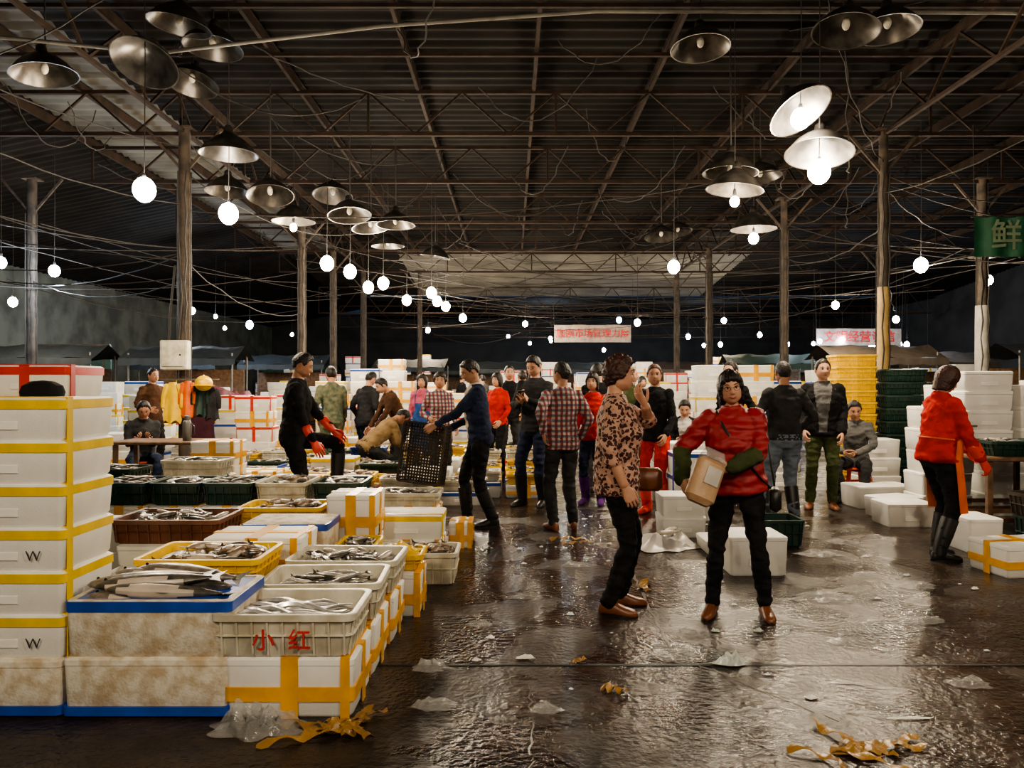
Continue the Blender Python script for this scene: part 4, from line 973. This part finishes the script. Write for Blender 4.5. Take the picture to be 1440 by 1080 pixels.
# ------------------------------------------------------------ right side stock
foam(1.86, 5.98, 0, .44, .4, .3, 'plain'); foam(1.9, 6.7, 0, .5, .4, .12, 'plain'); crate(2.4, 7.0, 0, P_GREEN, .42, .4, .24)
foam(3.95, 5.95, 0, .6, .42, .24, 'orange', rz=8); foam(4.05, 6.75, 0, .3, .4, .3, 'plain'); foam(4.05, 5.4, 0, .5, .38, .22, 'orange', rz=-4)
foam(4.05, 7.95, 0, .5, .4, .24, 'plain'); foam(4.35, 9.15, 0, .7, .42, .26, 'plain', rz=6); foam(5.0, 9.0, 0, .5, .45, .24, 'plain'); foam(4.2, 8.45, 0, .5, .36, .22, 'plain', rz=20)
tray(4.65, 7.25, .78, P_GREEN, 's', .46, .4, .14); tray(5.12, 7.3, .78, P_GREEN, 'a', .4, .4, .14); tray(4.75, 6.65, 0, P_GREEN, 's', .6, .42, .3); tray(4.65, 6.65, .3, P_BLACK, 'a', .5, .42, .2)
for x, y, n in ((5.5, 8.6, 6), (6.2, 8.6, 7), (5.4, 9.4, 6), (6.1, 9.5, 5), (6.9, 8.3, 7), (4.75, 8.55, 5), (4.85, 10.3, 3), (5.6, 10.2, 6)):
    stack(x, y, n, ('plain',), .55, .42, .24)
for i in range(4): foam(4.85, 8.0, .78+i*.2, .5, .4, .2, 'plain')
for i in range(3): foam(5.32, 7.95, .78+i*.22, .36, .4, .22, 'plain')
stack(1.95, 8.3, 3, ('plain', 'bluec'), .5, .4, .24); stack(2.2, 9.0, 2, ('plain',), .5, .4, .24); stack(2.0, 9.7, 3, ('plain',), .5, .4, .24); foam(1.62, 7.4, 0, .42, .36, .2, 'plain'); foam(1.62, 7.4, .2, .42, .36, .2, 'plain')
stack(2.95, 10.3, 2, ('plain', 'yellow')); stack(3.6, 10.6, 3, ('plain', 'yellow'))
b = MB(); b.rbox((0, 0, .11), (.3, .26, .22), 0, .02); b.rbox((0, 0, .25), (.34, .3, .02), 1, .006); b.rbox((0, -.14, .12), (.2, .02, .1), 2, .004); b.rbox((0, .12, .4), (.24, .05, .14), 0, .01); b.tube([(0, .12, .25), (0, .12, .36)], [.02]*2, 1, 8)
b.obj('weighing_scale', [P_GREEN, STEEL, P_WHITE], (4.46, 7.78, .78), 20)
def stool(x, y, m, h=.4):
    b = MB(); b.loft([rr(.13, .13, h-.03, .03), rr(.15, .15, h-.02, .035), rr(.14, .14, h, .03)], 0)
    for sx in (-1, 1):
        for s_ in (-1, 1): b.beam((sx*.12, s_*.12, h-.02), (sx*.17, s_*.17, 0), .045, .03, 0)
    for a in (-1, 1): b.beam((-.14, a*.14, h*.5), (.14, a*.14, h*.5), .015, .04, 0); b.beam((a*.14, -.14, h*.5), (a*.14, .14, h*.5), .015, .04, 0)
    return b.obj('plastic_stool', [m], (x, y, 0))
stool(4.35, 9.75, P_RED, .4); stool(2.45, 10.9, P_BLUE, .4); stool(-4.95, 10.3, P_RED, .42)

# ------------------------------------------------------------ floor litter and joints
JOINT = mat('floor_joint_dark', (.012, .009, .007), .5); JP = mat('floor_joint_pale', (.12, .105, .09), .5)
b = MB(); b.box((4, 3.96, .0015), (14, .018, .003), 0); b.obj('floor_joint', [JOINT], smooth=False)
b = MB(); r2_ = random.Random(8)
def crack(x0, y0, x1, y1, w, n=26):
    p = None
    for i in range(n+1):
        t = i/n; q = V((x0+(x1-x0)*t+r2_.uniform(-.012, .012), y0+(y1-y0)*t, .001))
        if p is not None and r2_.random() < .85: b.beam(p, q, w*r2_.uniform(.4, 1.2), .002, 0)
        p = q
crack(.07, 2.6, .09, 3.9, .008); crack(.95, 6.6, .86, 4.1, .02); crack(.86, 4.1, 1.4, 3.3, .006); b.obj('floor_joint', [JP], smooth=False)
def ribbon(name, pts, w, m, seed=0):
    b = MB(); vs = []; n = len(pts)
    for i, p in enumerate(pts):
        p = V(p); t = (V(pts[min(i+1, n-1)])-V(pts[max(i-1, 0)])).normalized(); s = V((-t.y, t.x, .5*sin(i*.9+seed))).normalized()*w/2*(.7+.3*sin(i*1.1+seed))
        vs += [p-s, p+V((0, 0, .012*abs(sin(i*1.7+seed)))), p+s]
    vs = [V((v.x, v.y, max(v.z, .003))) for v in vs]
    b.add(vs, [(3*i+k, 3*i+3+k, 3*i+4+k, 3*i+1+k) for i in range(n-1) for k in (0, 1)], 0); return b.obj(name, [m], ang=50)
rnd = random.Random(4)
def squig(x, y, L, a, seed):
    r = random.Random(seed); out = []; p = V((x, y, .008)); da = 0
    for i in range(22):
        out.append(p.copy()); da = da*.5+r.uniform(-.16, .16); a += da; p = p+V((cos(a), sin(a), 0))*L/22; p.z = .008+.018*abs(sin(i*.45+seed))
    return out
TAPE_L = mat('tape_litter', (.36, .20, .05), .35, col2=(.22, .12, .035), bump=.4, bs=30)
for i, (x, y, L, a, w_) in enumerate(((-1.02, 3.06, .5, .1, .05), (-.85, 3.12, .42, .8, .05), (-.72, 3.2, .3, 2.6, .05), (-.62, 3.32, .32, -2.2, .05), (-.8, 3.25, .28, .2, .06), (-.7, 3.14, .3, .5, .06), (.44, 3.66, .14, -1, .08), (1.08, 3.02, .45, -.1, .04), (1.25, 3.02, .45, -.5, .05), (1.5, 2.98, .4, 2.7, .05), (1.35, 2.98, .35, .3, .06), (1.3, 3.06, .35, -.2, .06), (.95, 5.35, .25, 1.8, .08), (.35, 7.1, .4, .4, .06), (.45, 6.9, .3, .2, .06), (.3, 3.95, .1, .2, .04))):
    ribbon('tape_litter', squig(x, y, L, a, i), w_, TAPE_L, i)
def crumple(name, x, y, sx, sy_, h, m, seed, z=.005):
    b = MB(); n = 16; vs = []
    for i in range(n+1):
        for j in range(n+1):
            u = -1+2*i/n; v = -1+2*j/n; r = max(1e-4, sqrt(u*u+v*v)); q = max(abs(u), abs(v))/r; u2, v2 = u*q, v*q
            r2 = 1-ss((u2*u2+v2*v2-.15)/.85)
            w = 1+.45*noise.noise(V((u2*1.8+seed, v2*1.8, 0)))
            vs.append((u2*sx*w, v2*sy_*w, max(.002, h*r2*(.35+.65*abs(noise.noise(V((u2*3, v2*3, seed+.5))))*1.6))))
    k = n+1; b.add(vs, [(i*k+j, (i+1)*k+j, (i+1)*k+j+1, i*k+j+1) for i in range(n) for j in range(n)], 0)
    return b.obj(name, [m], (x, y, z), ang=30)
crumple('tape_litter', -.72, 3.22, .09, .06, .04, TAPE_L, 51); crumple('tape_litter', 1.36, 3.02, .10, .05, .03, TAPE_L, 52)
crumple('plastic_bag', -1.08, 3.22, .2, .11, .11, CLEAR, 1); crumple('plastic_bag', 1.35, 6.9, .28, .3, .12, mat('bag_white', (.6, .58, .55), .35), 2)
crumple('plastic_bag', .85, 4.1, .15, .10, .05, CLEAR, 3); crumple('plastic_bag', -.42, 3.9, .08, .06, .06, CLEAR, 4); crumple('ice_chunk', 1.13, 3.98, .08, .05, .06, ICE, 5)
crumple('plastic_bag', -.72, 4.93, .15, .13, .07, P_YELLOW, 41, .37)
crumple('paper_scrap', .07, 4.05, .05, .02, .02, FOAM, 91); crumple('paper_scrap', 1.72, 3.32, .09, .012, .01, FOAM, 92)
for i in range(90):
    x = rnd.uniform(-.35, 3.3); y = rnd.uniform(3.0, 9); s = rnd.uniform(.007, .03)
    crumple('ice_chunk' if i % 2 else 'paper_scrap', x, y, s, s*.7, s*.6, ICE if i % 2 else FOAM, i+10)
for i, (x, y, s) in enumerate(((2.1, 5.2, .2), (2.6, 6.5, .18), (3.0, 7.0, .15), (1.9, 4.3, .12), (2.5, 4.7, .14), (.1, 5.2, .1), (1.0, 4.45, .1), (2.9, 5.5, .14), (.5, 6.1, .1), (2.2, 7.8, .14), (-.2, 4.6, .08), (.15, 3.4, .07), (-.35, 3.45, .1), (2.2, 3.7, .1))):
    crumple('plastic_bag', x, y, s, s*.6, .035, CLEAR, 61+i)
b = MB(); base = fish_mb(.3, .22); b.merge(base, Matrix.Translation((0, 0, .03))); b.merge(base, Matrix.Translation((.1, .12, .03)) @ Matrix.Rotation(.5, 4, 'Z')); b.obj('loose_fish', [F_SIL, F_DRK, F_BEL, DARK], (1.4, 6.85, .1), 20)

# ------------------------------------------------------------ world, camera
w = bpy.data.worlds.new('night'); scene.world = w; w.use_nodes = True
bgn = w.node_tree.nodes['Background']; bgn.inputs[0].default_value = (.012, .02, .04, 1); bgn.inputs[1].default_value = 1.0
cam = bpy.data.cameras.new('camera'); co = bpy.data.objects.new('camera', cam); COL.objects.link(co)
cam.lens = 27; cam.sensor_width = 36; co.location = (0, 0, 1.45); co.rotation_euler = (radians(90), 0, 0); cam.clip_end = 200
scene.camera = co
scene.view_settings.view_transform = 'AgX'
try: scene.view_settings.look = 'AgX - Medium High Contrast'
except Exception: pass
scene.view_settings.exposure = 0.5
